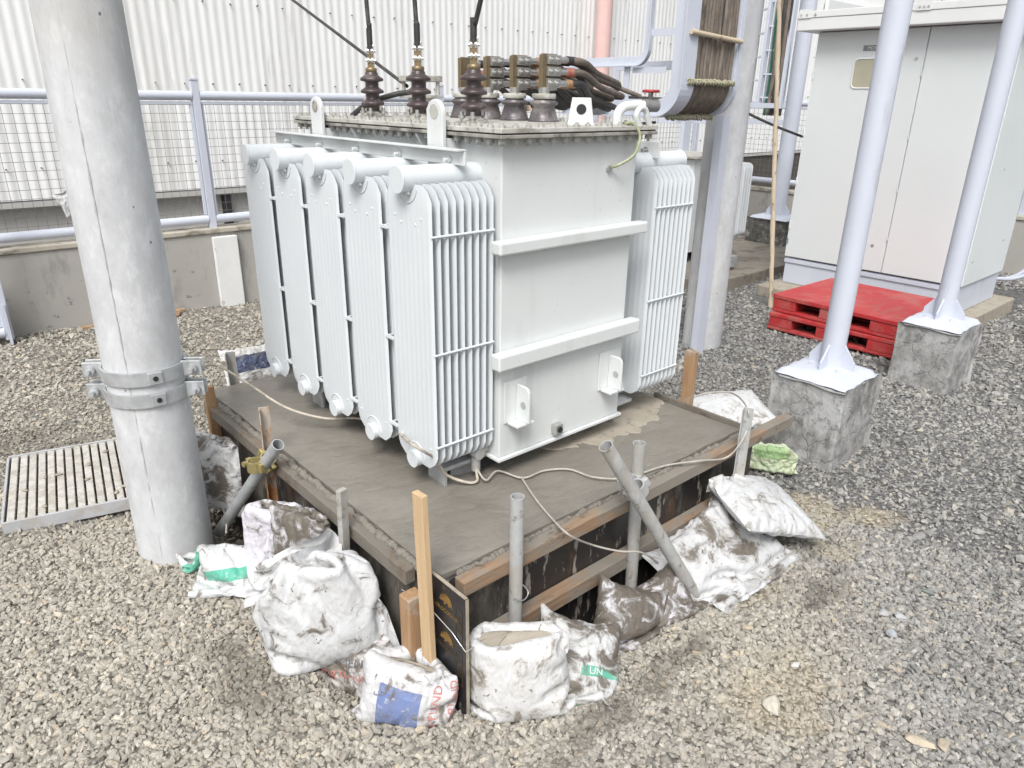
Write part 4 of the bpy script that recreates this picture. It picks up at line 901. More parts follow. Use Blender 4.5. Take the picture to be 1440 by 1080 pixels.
tc(MB().tube(spline([(2.0, 1.70, zl+.008), (2.03, 1.69, zl+.008), (2.05, 1.672, zl-.03), (2.03, 1.672, zl-.09), (1.985, 1.70, zl-.125), (1.965, 1.725, zl-.135)], 7), .0055, 8), 'earth_strap', 'green_yellow')
tc(MB().cyl((1.962, 1.7295, zl-.139), (1.962, 1.718, zl-.139), .011, n=8), 'strap_bolt', 'tin')
tc(MB().tube([(2.06, 2.25, zl+.045), (2.4, 2.75, zl+.045)], .012, 10), 'lid_pipe', 'pipe_brown')

# ================================================================== CABLES AND CABLE TRAY
for k, (y, (u, v0), lab) in enumerate(zip(HVY, ((515, 0), (583, 0), (676, 0)), ('leftmost', 'middle', 'rightmost'))):
    top = px(u, v0, HVX); base = Vector((HVX, y, zl+.262)); d = (top-base); far = top+Vector((d.x, d.y*1.2, d.z))*6
    cb = thing('high_voltage_cable', 'black cable rising from the %s brown porcelain bushing' % lab, 'cable', base, 'cables of the three brown bushings')
    mid = base.lerp(top, .5)+Vector((0, {0: -.010, 1: -.006, 2: .012}[k], 0))
    ch(MB().tube(spline([base, base+Vector((0, 0, .05)), mid, top, far], 8), .0085, 10), 'cable', 'rubber', cb)
    ch(MB().cyl(base-Vector((0, 0, .012)), base+Vector((0, 0, .065)), .0115, n=12), 'lug_sleeve', 'rubber', cb)
q0 = py(405, -5, 4.6); tag(MB().tube([q0+(q0-Vector((1.93, 2.80, 1.70)))*2, q0, (1.90, 2.86, 1.685)], .008, 8).build('slanting_cable', 'rubber'), 'thin dark cable slanting down from the upper left to the lid', 'cable')
TXL, TXR, TYO, TYI, TZB, TZT = 3.40, 3.87, 2.50, 2.74, 1.555, 1.815
tr = thing('cable_tray', 'lavender grey steel cable tray bending up behind the transformer', 'cable tray', (3.6, 2.5, 1.5))
def rail_path(y, z, rad_, yend=3.40, ztop=5.0):
    """vertical at y down to a bend, then horizontal at z towards +y"""
    p = [(y, ztop), (y, z+rad_)]
    p += [(y+rad_-rad_*math.cos(t), z+rad_-rad_*math.sin(t)) for t in np.linspace(0, math.pi/2, 10)][1:]
    return p+[(yend, z)]
def channel(xa, xb, path, depth, inward):
    """flat bar of width (xa..xb) following path in y-z, thickened towards inside"""
    mb = MB(); vs = []
    for i, (y, z) in enumerate(path):
        a = path[max(i-1, 0)]; b = path[min(i+1, len(path)-1)]; t = Vector((b[0]-a[0], b[1]-a[1])).normalized(); nrm = Vector((-t.y, t.x))*depth*inward
        vs += [(xa, y, z), (xb, y, z), (xb, y+nrm.x, z+nrm.y), (xa, y+nrm.x, z+nrm.y)]
    fs = []
    for i in range(len(path)-1):
        o = i*4
        for k in range(4): fs.append((o+k, o+(k+1) % 4, o+4+(k+1) % 4, o+4+k))
    fs += [(0, 1, 2, 3), tuple(len(vs)-4+k for k in (3, 2, 1, 0))]
    return mb.add(vs, fs)
for xa, xb in ((TXL-.002, TXL+.006), (TXR-.006, TXR+.002)):
    ch(channel(xa, xb, rail_path(TYO+.0075, TZB+.0075, .1625), .085, 1), 'side_rail', 'steel_lav', tr, .001)
    ch(channel(xa-.030 if xa < 3.6 else xb, xa+.085 if xa < 3.6 else xb+.03, rail_path(TYO, TZB, .17), .007, 1), 'rail_flange', 'steel_lav', tr)
    ch(channel(xa, xb, rail_path(TYI, TZT, .09), .05, 1), 'inner_rail', 'steel_lav', tr, .001)
    ch(channel(xa-.022 if xa < 3.6 else xb, xa if xa < 3.6 else xb+.022, rail_path(TYI, TZT, .09), .006, 1), 'inner_flange', 'steel_lav', tr)
for xx in (TXL+.002, TXR-.002):
    for z in (1.98, 2.5, 3.0): ch(MB().bar((xx, TYO+.085, z), (xx, TYI-.0, z), .006, .035), 'side_strut', 'steel_lav', tr)
    ch(MB().bar((xx, TYO+.13, 1.795), (xx, TYI+.12, 1.795), .006, .03), 'side_strut', 'steel_lav', tr)
    for y in (2.90, 3.38): ch(MB().bar((xx, y, TZB+.085), (xx, y, TZT), .006, .04, (0, 1, 0)), 'side_strut', 'steel_lav', tr)
for y in (2.75, 3.05, 3.35): ch(MB().bar((TXL, y, TZB+.012), (TXR, y, TZB+.012), .03, .012), 'rung', 'steel_lav', tr)
rod = py(1010, 52, TYO-.012); ch(MB().tube([(TXL+.0, TYO-.012, rod.z+.012), (TXR, TYO-.012, rod.z-.012)], .013, 10), 'timber_rod', 'bamboo', tr)
# rope lashing (two courses)
def lash(z, y, par, tilt=0):
    mb = MB(); n = 34; pts = []
    for i in range(n*4):
        t = i/(n*4-1); a = t*n*2*math.pi*.5
        pts.append((TXL+.02+(TXR-TXL-.04)*t, y+.013*math.cos(a)+random.gauss(0, .002), z+.014*math.sin(a)+random.gauss(0, .003)))
    mb.tube(pts, .0045, 5); mb.tube([(TXL+.02, y, z-.002), ((TXL+TXR)/2, y-.004, z+.003), (TXR-.02, y, z)], .009, 7)
    return ch(mb, 'rope_lashing', M('old_rope%.2f' % z, (.50, .46, .36), (.25, .26, .15), 40, .9, bump=.5), par)
lash(1.735, TYO-.006, tr); lash(TZB+.0, TYO+.115, tr)
# low voltage cables: lug -> sag -> tray -> bend -> up
ncab = 0
tapes = {0: ('rubber', 'tape_red', 'tape_tan'), 1: ('tape_tan', 'tape_tan', 'tape_tan'), 2: ('tape_blue', 'tape_blue', 'tape_blue')}
order = []
rows = ['top', 'middle', 'bottom']; cols = ['nearest', 'second', 'third', 'farthest']
for k, j, sd in [(k, j, sd) for k in range(4) for j in range(3) for sd in (0, 1)]:
    if True:
        if k == 3 and sd == 0: continue
        y = LVY[k]+.034*sd; zc = zl+(.215, .175, .135)[j]-.002*sd
        lane = TXL+.045+(TXR-TXL-.09)*((k*3+j)+.5)/12
        cb = thing('low_voltage_cable', 'dusty black cable on the %s %s lug of the %s grey low voltage bushing' % (rows[j], ('near', 'far')[sd], cols[k]), 'cable', (LVX+.07, y, zc), 'thick cables from the grey bushings to the tray')
        lg = MB().box((LVX+.002, y-.017, zc-.016), (LVX+.068, y-.0045, zc+.016)).cyl((LVX+.064, y-.010, zc), (LVX+.115, y-.006, zc), .0125, n=12)
        lo = ch(lg, 'cable_lug', 'tin', cb, .002)
        for xx in (.018, .048):
            o = MB().cyl((LVX+xx, y-.022, zc), (LVX+xx, y-.0165, zc), .0125, n=6).cyl((LVX+xx, y-.032, zc), (LVX+xx, y-.016, zc), .006, n=8).build('lug_bolt', 'tin', lo)
        ch(MB().cyl((LVX+.105, y-.007, zc), (LVX+.155, y-.002, zc-.001), .0155, n=12), 'phase_tape', tapes[k % 3][j], cb)
        zt = TZB+.04+.022*((k*3+j) % 3); jy = random.uniform(-.03, .03)
        sag = (.0, .05, .10)[j]+.05*sd
        pts = [(LVX+.11, y-.006, zc), (LVX+.22, y+.01, zc-.004), (LVX+.5, y+.20+jy, zc-.025-sag*.25+random.uniform(-.01, .01)), (LVX+.9, y+.42+jy, zc-.075-sag*.15), (LVX+1.22, 2.98+.05*k+.03*j, 1.655+random.uniform(-.012, .012)), (lane-.03, 2.98+.03*k, zt+.01), (lane, 2.80, zt), (lane, 2.70, zt+.004)]
        arcp = [(lane+random.uniform(-.003, .003), TYO+.175-.14*math.sin(t), TZB+.17+.03-.155*math.cos(t)+.0) for t in np.linspace(.15, math.pi/2, 6)]
        ups = [(lane+random.uniform(-.008, .008), TYO+.028+random.uniform(-.006, .01), z) for z in np.arange(1.85, 3.4, .22)]
        ch(MB().tube(spline(pts+arcp+ups, 6), .0135, 8), 'cable', 'cable_dusty' if j != 2 else 'rubber', cb)
        ncab += 1
# further cables lying in the tray (come from behind the transformer)
for i in range(15):
    lane = TXL+.03+(TXR-TXL-.06)*(i+.5)/15; zt = TZB+.026
    arcp = [(lane+random.uniform(-.003, .003), TYO+.175-.155*math.sin(t), TZB+.175-.152*math.cos(t)) for t in np.linspace(.0, math.pi/2, 7)]
    ups = [(lane+random.uniform(-.007, .007), TYO+.018+random.uniform(-.004, .006), z) for z in np.arange(1.86, 3.4, .2)]
    pts = [(lane-.25+.02*i, 3.7, 1.60), (lane, 3.2, zt+.03), (lane, 2.8, zt)]
    o = MB().tube(spline(pts+arcp+ups, 6), random.uniform(.0135, .0165), 8).build('tray_cable', 'cable_dusty')
    tag(o, 'dust coated cable packed in the bent tray, number %d counted from its left rail' % (i+1), 'cable', 'cables packed in the bent tray')
tag(MB().tube(spline([(3.35, 2.75, 1.66), (3.18, 2.82, 1.72), (3.05, 2.9, 1.80)], 6), .012, 8).build('cable_stub', 'cable_dusty'), 'short cut cable stub sticking up beside the tray side', 'cable')
for i, (mt, nm, dx) in enumerate((('cb', 'blue', 0), ('cb', 'second blue', .05), ('cr', 'red', .16), ('cy', 'orange', .12), ('cg', 'green', .32))):
    tag(MB().tube(spline([(3.35+dx, 3.4, 1.52), (3.30+dx, 3.4, 1.40), (3.27+dx, 3.42, 1.2), (3.27+dx, 3.42, .9)], 6), .014, 8).build('control_cable', mt), 'thin %s cable hanging below the tray behind the right radiator' % nm, 'cable')
tag(MB().tube(spline([(2.7, 3.6, 1.47), (3.4, 3.55, 1.45), (4.2, 3.3, 1.50)], 6), .009, 8).build('control_cable', 'rubber'), 'thin black cable sagging below the tray behind the right radiator', 'cable')
sb = px(1030, 148, 5.0); sb2 = px(1128, 192, 6.6); tag(MB().tube(spline([sb+(sb-sb2)*.6+Vector((0, 0, .05)), sb, sb.lerp(sb2, .5)-Vector((0, 0, .012)), sb2], 6), .011, 8).build('slanting_cable', 'rubber'), 'black cable sloping from the bent tray down to the cabinet', 'cable')

# ================================================================== RIGHT SIDE
def pedestal(label, x0, x1, y0, y1, h, mat, lab2, post_r=.055, post=True, off=(0, 0)):
    cx, cy = (x0+x1)/2+off[0], (y0+y1)/2+off[1]
    mb = MB(); N = 9; P = []
    def face(o, u, v, nu, nv):
        vs = []; 
        for i in range(nu+1):
            for j in range(nv+1):
                q = Vector(o)+Vector(u)*i/nu+Vector(v)*j/nv; s = .006
                q += Vector((math.sin(q.y*31+q.z*19)*s*.5, math.sin(q.x*27+q.z*23)*s*.5, math.sin(q.x*22+q.y*25)*s*.6)); vs.append(q)
        mb.add(vs, [(i*(nv+1)+j, (i+1)*(nv+1)+j, (i+1)*(nv+1)+j+1, i*(nv+1)+j+1) for i in range(nu) for j in range(nv)], True)
    wx, wy = x1-x0, y1-y0; b = -.15
    face((x0, y0, b), (wx, 0, 0), (0, 0, h-.016-b), N, N); face((x0, y1, b), (wx, 0, 0), (0, 0, h-.016-b), N, N)
    face((x0, y0, b), (0, wy, 0), (0, 0, h-.016-b), N, N); face((x1, y0, b), (0, wy, 0), (0, 0, h-.016-b), N, N)
    face((x0, y0, h-.016), (wx, 0, 0), (0, wy, 0), N, N)
    bm = None
    o = mb.build('concrete_pedestal', mat, None); 
    wl = o.modifiers.new('weld', 'WELD'); wl.merge_threshold = .004
    bv = o.modifiers.new('bevel', 'BEVEL'); bv.width = .012; bv.segments = 3; bv.limit_method = 'ANGLE'; bv.angle_limit = R_(50)
    tag(o, label, 'pedestal')
    # painted grout cap
    cap = MB(); n = 16; vs = []
    for i in range(n+1):
        for j in range(n+1):
            u = i/n*2-1; v = j/n*2-1
            e = 1-max(abs(u), abs(v))**6
            xx = x0+.004+(wx-.008)*i/n; yy = y0+.004+(wy-.008)*j/n
            vs.append((xx+.004*math.sin(yy*60), yy+.004*math.sin(xx*60), h-.010+.030*e**.5+.010*(1-u*u)*(1-v*v)))
    cap.add(vs, [(i*(n+1)+j, (i+1)*(n+1)+j, (i+1)*(n+1)+j+1, i*(n+1)+j+1) for i in range(n) for j in range(n)], True)
    if not post:
        oc = cap.build('painted_cap', 'steel_lav', None); oc.parent = o; return
    t = thing('steel_post', lab2, 'post', (cx, cy, h)); 
    ch(cap, 'painted_base', 'steel_lav', t)
    ch(MB().cyl((cx, cy, h), (cx, cy, 6.5), post_r, n=32), 'tube', 'steel_lav', t)
    for a in range(4):
        d = Vector((math.cos(a*math.pi/2), math.sin(a*math.pi/2), 0)); s = d.cross(Vector((0, 0, 1)))*.005
        o_ = Vector((cx, cy, h+.02))-s
        ch(MB().prism([(post_r-.003, 0), (post_r+.060, 0), (post_r+.060, .045), (post_r-.003, .130)], o_, d, (0, 0, 1), s*2), 'gusset', 'steel_lav', t, .001)
    for a in range(4):
        d = Vector((math.cos(a*math.pi/2+.78), math.sin(a*math.pi/2+.78), 0)); c = Vector((cx, cy, h+.018))+d*(post_r+.045)
        ch(MB().cyl(c, c+Vector((0, 0, .022)), .008, n=8).cyl(c, c+Vector((0, 0, .012)), .014, n=6), 'anchor_bolt', 'steel_lav', t)
pedestal('cracked grey concrete pedestal nearest the slab on the right', 3.235, 3.61, 1.305, 1.67, .40, 'pedestal', 'lavender grey steel post on the pedestal nearest the slab', off=(.022, .0))
pedestal('weathered concrete pedestal beside the red pallets', 4.665, 5.045, 1.30, 1.64, .40, 'pedestal', 'lavender grey steel post on the pedestal beside the red pallets')
pedestal('small concrete pedestal cut off at the right edge of the photo', 6.24, 6.6, .95, 1.275, .25, 'pedestal', '', post=False)
pedestal('dark mossy concrete pedestal in the background beside the cabinet', 7.72, 8.16, 4.12, 4.6, .40, 'ped_dark', 'lavender grey post on the dark background pedestal', .085)

# ---------- pallets
def pallet(z0, label, jx, jy, rot, top):
    W_, D_, Hh = .93, .86, .128
    t = thing('pallet', label, 'pallet', (5.05+jx, 1.775+jy, z0), 'two stacked red pallets', rot)
    def pc(a, b, name): return MB().box(a, b).build(name, 'red_pl', t, .003)
    for y in (0, .372, .745):
        pc((0, y, .022), (D_, y+.185 if y != .372 else y+.185, .098), 'stringer')
        pc((-.006, y+.004, .024), (.0, y+.181, .094), 'block_face')
    if top: pc((-.012, -.006, .0985), (D_+.01, W_+.006, Hh), 'deck_sheet')
    else:
        for i in range(7): pc((-.01+i*.125, -.004, .0985), (.098+i*.125, W_+.004, Hh-.004), 'deck_board')
    for i in range(4): pc((-.008+i*.255, -.002, .0), (.09+i*.255, W_+.002, .0215), 'bottom_board')
    return t
pallet(.02, 'lower of the two stacked red timber pallets by the cabinet', 0, .0, R_(1.0), False)
pallet(.15, 'upper red timber pallet with worn flat top deck', .012, .014, R_(-1.5), True)

# ---------- electrical cabinet
cb = thing('switchgear_cabinet', 'tall off white electrical cabinet with a canopy roof on a plinth', 'cabinet', (6.7, 2.55, .1))
CX0, CX1, CY0, CY1, CZ0, CZ1 = 6.2, 7.15, 1.80, 3.28, .335, 2.175
ch(MB().box((CX0+.014, CY0, CZ0), (CX1, CY1, CZ1)), 'body', 'cab', cb, .004)
ch(MB().box((CX0, CY0+.004, CZ0+.006), (CX0+.0125, 2.408, CZ1-.004)), 'door', 'cab', cb, .003)
dl = ch(MB().box((CX0, 2.415, CZ0+.006), (CX0+.0125, CY1-.004, CZ1-.004)), 'door', 'cab', cb, .003)
def rrect(y0, y1, z0, z1, r):
    return arc(y1-r, z1-r, r, 0, math.pi/2, 5)+arc(y0+r, z1-r, r, math.pi/2, math.pi, 5)+arc(y0+r, z0+r, r, math.pi, 1.5*math.pi, 5)+arc(y1-r, z0+r, r, 1.5*math.pi, 2*math.pi, 5)
w_ = ch(MB().prism(rrect(2.655, 2.932, 1.757, 1.962, .035), (CX0-.002, 0, 0), (0, 1, 0), (0, 0, 1), (.004, 0, 0)), 'inspection_window', 'window', cb)
ch(MB().tube([(CX0-.002, a, b) for a, b in rrect(2.65, 2.937, 1.752, 1.967, .038)]+[(CX0-.002, 2.937, 1.93)], .0055, 6), 'window_frame', 'white_metal', cb)
ch(MB().box((CX0-.0035, 2.742, 2.023), (CX0-.0005, 2.885, 2.063)), 'name_plate', 'plate', cb)
flat_text('MDP', .036, cb, 'letter_w', (CX0-.0042, 2.815, 2.042), (0, -1, 0), (0, 0, 1))
for zz in (.62, 1.0, 1.4, 1.85):
    ch(MB().cyl((CX0-.004, CY1-.012, zz-.03), (CX0-.004, CY1-.012, zz+.03), .008, n=8), 'hinge', 'cab', cb)
    ch(MB().cyl((CX0-.004, 2.4115, zz-.015), (CX0-.004, 2.4115, zz+.015), .005, n=8), 'hinge', 'cab', cb)
for (yy, zz) in ((2.47, 1.96), (2.52, .55), (2.60, 2.14), (2.74, 2.15)): ch(MB().cyl((CX0-.006, yy, zz), (CX0, yy, zz), .011, n=12), 'lock', 'tin', cb)
ch(MB().box((CX0-.004, 3.262, .45), (CX0-.0005, 3.278, .50)), 'side_latch', 'plate', cb)
for (xx, zz) in ((6.5, 1.2), (6.32, .52), (6.95, .62), (6.6, 1.75)): ch(MB().cyl((xx, CY0-.004, zz), (xx, CY0, zz), .010, n=10), 'lock', 'tin', cb)
pl = ch(MB().box((CX0+.02, CY0+.02, .10), (CX1-.01, CY1-.01, .325)), 'plinth', 'steel_lav', cb, .003)
sub2 = MB().box((CX0+.008, CY0+.01, .285), (CX0+.0195, CY1-.004, .318)); ch(sub2, 'plinth_lip', 'steel_lav', cb, .002)
ch(MB().box((CX0-.14, CY0-.10, CZ1+.004), (CX1+.12, CY1+.12, CZ1+.095)), 'canopy', 'white_metal', cb, .006)
ch(MB().box((CX0-.145, CY0-.105, CZ1+.0955), (CX0-.10, CY1+.125, CZ1+.145)), 'canopy_rail', 'white_metal', cb, .004)
for yy in (CY1+.06, 2.43): ch(MB().box((CX0-.149, yy-.05, CZ1+.095), (CX0-.1455, yy+.05, CZ1+.160)), 'splice_plate', 'white_metal', cb)
for yy in (3.37, 3.32, 3.25, 2.46, 2.43, 2.40): ch(MB().cyl((CX0-.152, yy, CZ1+.118), (CX0-.147, yy, CZ1+.118), .009, n=8), 'canopy_bolt', 'tin', cb)
tag(MB().box((5.95, 1.69, -.1), (7.3, 3.36, .097)).build('cabinet_base', 'slab_old', None, .012), 'low concrete footing under the off white cabinet', 'footing')
# cable ladder with small cables leaving the right rear of the cabinet
ld = thing('cable_ladder', 'narrow lavender grey cable ladder curving out right behind the cabinet', 'cable ladder', (7.3, 1.7, .2))
for off in (0, .12):
    pth = [(7.30+off*.2, 2.0, .22), (7.34, 1.78-off*.3, .25), (7.38+off*.1, 1.66-off*.5, .40), (7.42+off*.1, 1.62-off*.6, .75), (7.42+off*.1, 1.62-off*.6, 3.0)]
    ch(MB().tube(spline(pth, 6), .016, 8), 'ladder_rail', 'steel_lav', ld)
for z in np.arange(.55, 3.0, .22): ch(MB().bar((7.42, 1.62, z), (7.432, 1.55, z), .02, .012), 'rung', 'steel_lav', ld)
# ---------- bamboo
bt = px(1098, -60, 5.75); bb_ = pz(1083, 432, 0); pts = [bb_.lerp(bt, i/24)+Vector((0, random.uniform(-.004, .004), 0)) for i in range(25)]
tag(MB().tube(pts, .019, 10, True, [.019+.003*(i % 6 == 0)-.00012*i for i in range(25)]).build('bamboo_pole', 'bamboo'), 'slender mottled bamboo pole standing in front of the cabinet corner', 'bamboo')
# ---------- background tray ladder and small transformer
bl = thing('cable_ladder', 'tall lavender grey cable ladder rising beside the background pedestal', 'cable ladder', (7.0, 4.2, 1))
def ladder_line(u0, v0, u1, v1, y): return py(u0, v0, y), py(u1, v1, y)
for (u0, u1, yy) in ((1052, 1088, 4.75), (1066, 1104, 4.55), (1098, 1124, 4.30), (1076, 1090, 4.6)):
    a, b = py(u0, 150, yy), py(u1, -30, yy)
    vx = (a.x+b.x)/2
    ch(MB().bar((a.x, yy, a.z-.02), (a.x, yy, 4.5), .07, .035, (0, 1, 0)), 'ladder_rail', 'steel_lav', bl, .002)
xa = py(1052, 150, 4.75).x; xb = py(1066, 150, 4.55).x; xc = py(1098, 150, 4.30).x
for z in np.arange(1.62, 4.2, .23):
    ch(MB().bar((xa, 4.75, z), (xb, 4.55, z), .03, .015), 'rung', 'steel_lav', bl)
    ch(MB().bar((xb, 4.55, z+.06), (xc, 4.30, z+.06), .03, .015), 'rung', 'steel_lav', bl)
hz = py(1060, 160, 4.7)
for z in (1.44, 1.60): ch(MB().bar((6.4, 5.0, z), (xc+.05, 4.28, z), .03, .05), 'cross_bar', 'steel_lav', bl, .002)
ch(MB().bar((6.55, 4.75, .12), (6.55, 4.75, 1.6), .12, .05, (0, 1, 0)), 'leg', 'steel_lav', bl, .003)
for i, (mt, lb) in enumerate((('cg', 'dark green'), ('cable_dusty', 'brown grey'), ('rubber', 'black'), ('cable_dusty', 'second brown grey'), ('rubber', 'second black'))):
    s = (i+.5)/5; a = Vector((xb, 4.52, 1.50)).lerp(Vector((xc, 4.32, 1.50)), s)
    pts = [a+Vector((0, -.03, 0)), a+Vector((.01, -.035, .4)), a+Vector((-.01, -.03, 1.0)), a+Vector((.01, -.03, 2.6))]
    tag(MB().tube(spline(pts, 6), .012 if mt == 'cg' else .026, 8).build('ladder_cable', mt), '%s cable tied up the background cable ladder' % lb, 'cable', 'cables on the background ladder')
tag(MB().box((5.55, 3.60, -.1), (8.0, 5.6, .115)).build('background_plinth', 'slab_far', None, .01), 'stained concrete plinth in the background behind the slim pole', 'plinth')
t2 = thing('transformer', 'small grey transformer mostly hidden behind the slim concrete pole', 'transformer', (6.3, 4.5, .12))
ch(MB().box((6.05, 4.25, .22), (6.55, 5.0, 1.12)), 'tank', 'tank', t2, .005)
ch(MB().box((6.00, 4.20, 1.125), (6.60, 5.05, 1.15)), 'lid', 'lid', t2, .003)
ch(MB().prism([(-.03, 0), (.06, 0), (.09, .10), (.06, .14), (.03, .08), (-.03, .08)], (6.52, 4.24, 1.0), (.8, -.6, 0), (0, 0, 1), (.01, .01, 0)), 'lifting_lug', 'tank', t2)
for xx in (6.1, 6.45): ch(MB().box((xx, 4.3, .116), (xx+.08, 4.95, .219)), 'skid', 'dark', t2)
RADO = px(1032, 300, 6.2)
for i in range(4):
    o = bpy.data.objects.new('fin', fme); COL.objects.link(o); o.parent = t2; o.location = (RADO.x-6.3-.05+.04*i, RADO.y-4.5+.02-.07*(i == 0)*0, -.02); o.scale = (1.6, 1.0, .72)
ch(MB().bar((RADO.x-.05, RADO.y, .20), (RADO.x+.05, RADO.y, .20), .14, .10), 'radiator_foot', 'galv', t2)
for zc in (.42, .99): ch(MB().cyl((RADO.x-.09, RADO.y+.02, zc), (RADO.x+.12, RADO.y+.02, zc), .028, n=14).cyl((RADO.x, RADO.y+.02, zc), (6.3, 4.4, zc), .028, n=14), 'header_pipe', 'rad', t2)

# ---------- steel grating, left
gc = [pz(3, 738, .05), pz(12, 645, .05)]; A = pz(3, 738, .055); B = pz(185, 701, .055); Cc = pz(12, 644, .055); D = A+(B-A)+(Cc-A)
gr = thing('drain_grating', 'cement stained steel bar grating lying on the gravel at left', 'grating', A)
ex = (B-A).normalized(); L1 = (B-A).length*1.12; ey = (Cc-A); ey = (ey-ex*ey.dot(ex)); ey = (Cc-A).normalized(); L2 = (Cc-A).length
B = A+ex*L1; D = Cc+ex*L1; dn = Vector((0, 0, -.02))
ch(MB().bar(A+dn, B+dn, .012, .055), 'frame_bar', 'grate_frame', gr, .002); ch(MB().bar(Cc+dn, D+dn, .012, .055), 'frame_bar', 'grate_frame', gr, .002)
ch(MB().bar(A+dn+ey*.01, Cc+dn-ey*.01, .010, .05), 'frame_bar', 'grate_frame', gr, .002)
nb = 14
for i in range(nb):
    p = A+ex*(.028+(L1-.05)*i/(nb-1)); q = p+ey*(L2-.012); p = p+ey*.008
    ch(MB().bar(p, q, .0275, .012, (0, 0, 1)), 'bearing_bar', 'grate', gr, .003)
for k in range(9):
    u = random.uniform(.1, .95)*L1; v = random.uniform(.1, .8)*L2; q = A+ex*u+ey*v+Vector((0, 0, .008))
    s_ = random.uniform(.010, .018); st = MB().lathe([(s_*.5, -.002), (s_, .002), (s_*.8, .007), (s_*.3, .010)], (0, 0, 0), 7)
    o = st.build('mortar_blob', 'slab_old', None); o.location = q; o.scale = (1.3, .8, .7); o.rotation_euler = (0, 0, random.uniform(0, 3)); tag(o, 'small tan mortar lump stuck on the bar grating', 'mortar', 'mortar lumps on the grating')
# ---------- wires lying over the slab
def wire(pts, r, mat, label, name='loose_wire'): return tag(MB().tube(spline(pts, 8), r, 8).build(name, mat), label, 'wire')
wire([(.78, 2.80, .62), pz(300, 513, .55), pz(345, 537, .52), pz(400, 572, .48), pz(455, 588, .44), pz(500, 588, .44), pz(545, 597, .47), px(580, 625, 1.15), px(612, 645, 1.24), (1.30, 1.80, .43), (1.36, 1.76, .395), (1.395, 1.75, .392), (1.415, 1.775, .40), (1.43, 1.80, .42)], .0052, 'hose', 'cement covered wire running from the pole across the slab to the tank')
wire([(1.43, 1.80, .415), (1.42, 1.73, .395), pz(700, 662, .392), pz(735, 672, .392), pz(765, 662, .392), pz(800, 660, .392), pz(835, 671, .392), pz(880, 672, .392), pz(935, 655, .393), pz(985, 648, .394), py(1020, 644, 1.325), py(1040, 625, 1.295), py(1052, 598, 1.30), py(1050, 572, 1.32), pz(1030, 553, .42), pz(1000, 552, .42), pz(975, 558, .42)], .0038, 'hose_clean', 'off white wire looping over the slab to the right end')
wire([pz(733, 671, .394), pz(752, 700, .392), pz(775, 728, .393), pz(800, 752, .395), py(832, 766, 1.34), py(870, 775, 1.30), py(905, 778, 1.26), pz(935, 800, .06), pz(960, 818, .03), pz(990, 829, .02)], .0036, 'hose_clean', 'off white wire hanging over the front form to the gravel')
wire([px(985, 500, 2.53), (2.7, 2.0, .66), (2.9, 2.3, .6), (4.0, 2.75, .35)], .002, 'tin', 'thin tie wire from the orange stake to the slim pole', 'tie_wire')
wire([(1.215, 1.34, .30), (1.19, 1.31, .26), (1.215, 1.30, .245), (1.24, 1.31, .26), (1.216, 1.34, .30)], .002, 'tin', 'small tie wire loop on the short pipe stake', 'tie_wire')
wire([pz(306, 708, .02), pz(312, 712, .03), pz(318, 730, .03), pz(318, 750, .0)], .004, 'hose_clean', 'short white string lying between the pole and green sack', 'string')

# ---------- a few larger pale stones that stand out from the gravel
for k, (u, v, sz, cc, lab) in enumerate(((1243, 858, .030, (.42, .42, .42), 'rounded pale grey stone lying right of the sand patches'), (1268, 862, .036, (.45, .455, .46), 'elongated pale grey stone beside the rounded pale stone'), (1254, 888, .030, (.38, .40, .43), 'bluish grey stone just below the elongated pale stone'), (1085, 998, .050, (.52, .49, .42), 'large flat tan stone near the bottom right'), (1292, 1052, .042, (.50, .44, .34), 'tan oblong stone at the bottom right corner'), (1325, 1055, .030, (.46, .40, .31), 'small brown stone beside the tan oblong stone'), (1310, 822, .028, (.22, .25, .23), 'dark greenish flat stone on the right gravel'), (1118, 940, .026, (.56, .55, .52), 'pale angular stone above the large flat tan stone'), (890, 905, .030, (.40, .38, .34), 'half buried grey lump beside the green print sack'))):
    q = pz(u, v, .012); bm = bmesh.new(); bmesh.ops.create_icosphere(bm, subdivisions=2, radius=1)
    for vv in bm.verts:
        d = vv.co.copy(); f = 1+.22*math.sin(3.1*d.x+k)+.18*math.sin(4.3*d.y+2*k)+.15*math.sin(3.7*d.z-k); vv.co = Vector((d.x*f*1.15, d.y*f*.75, d.z*f*.45))*sz*.62
    me = bpy.data.meshes.new('stone'); bm.to_mesh(me); bm.free(); me.materials.append(M('stone_%d' % k, cc, tuple(x*.8 for x in cc), 30, .85, bump=.4, bscale=80)); o = bpy.data.objects.new('stone', me); COL.objects.link(o)
    o.location = q+Vector((0, 0, float(gz(q.x, q.y))+.004)); o.rotation_euler = (.1, .1, k*1.3); tag(o, lab, 'stone')

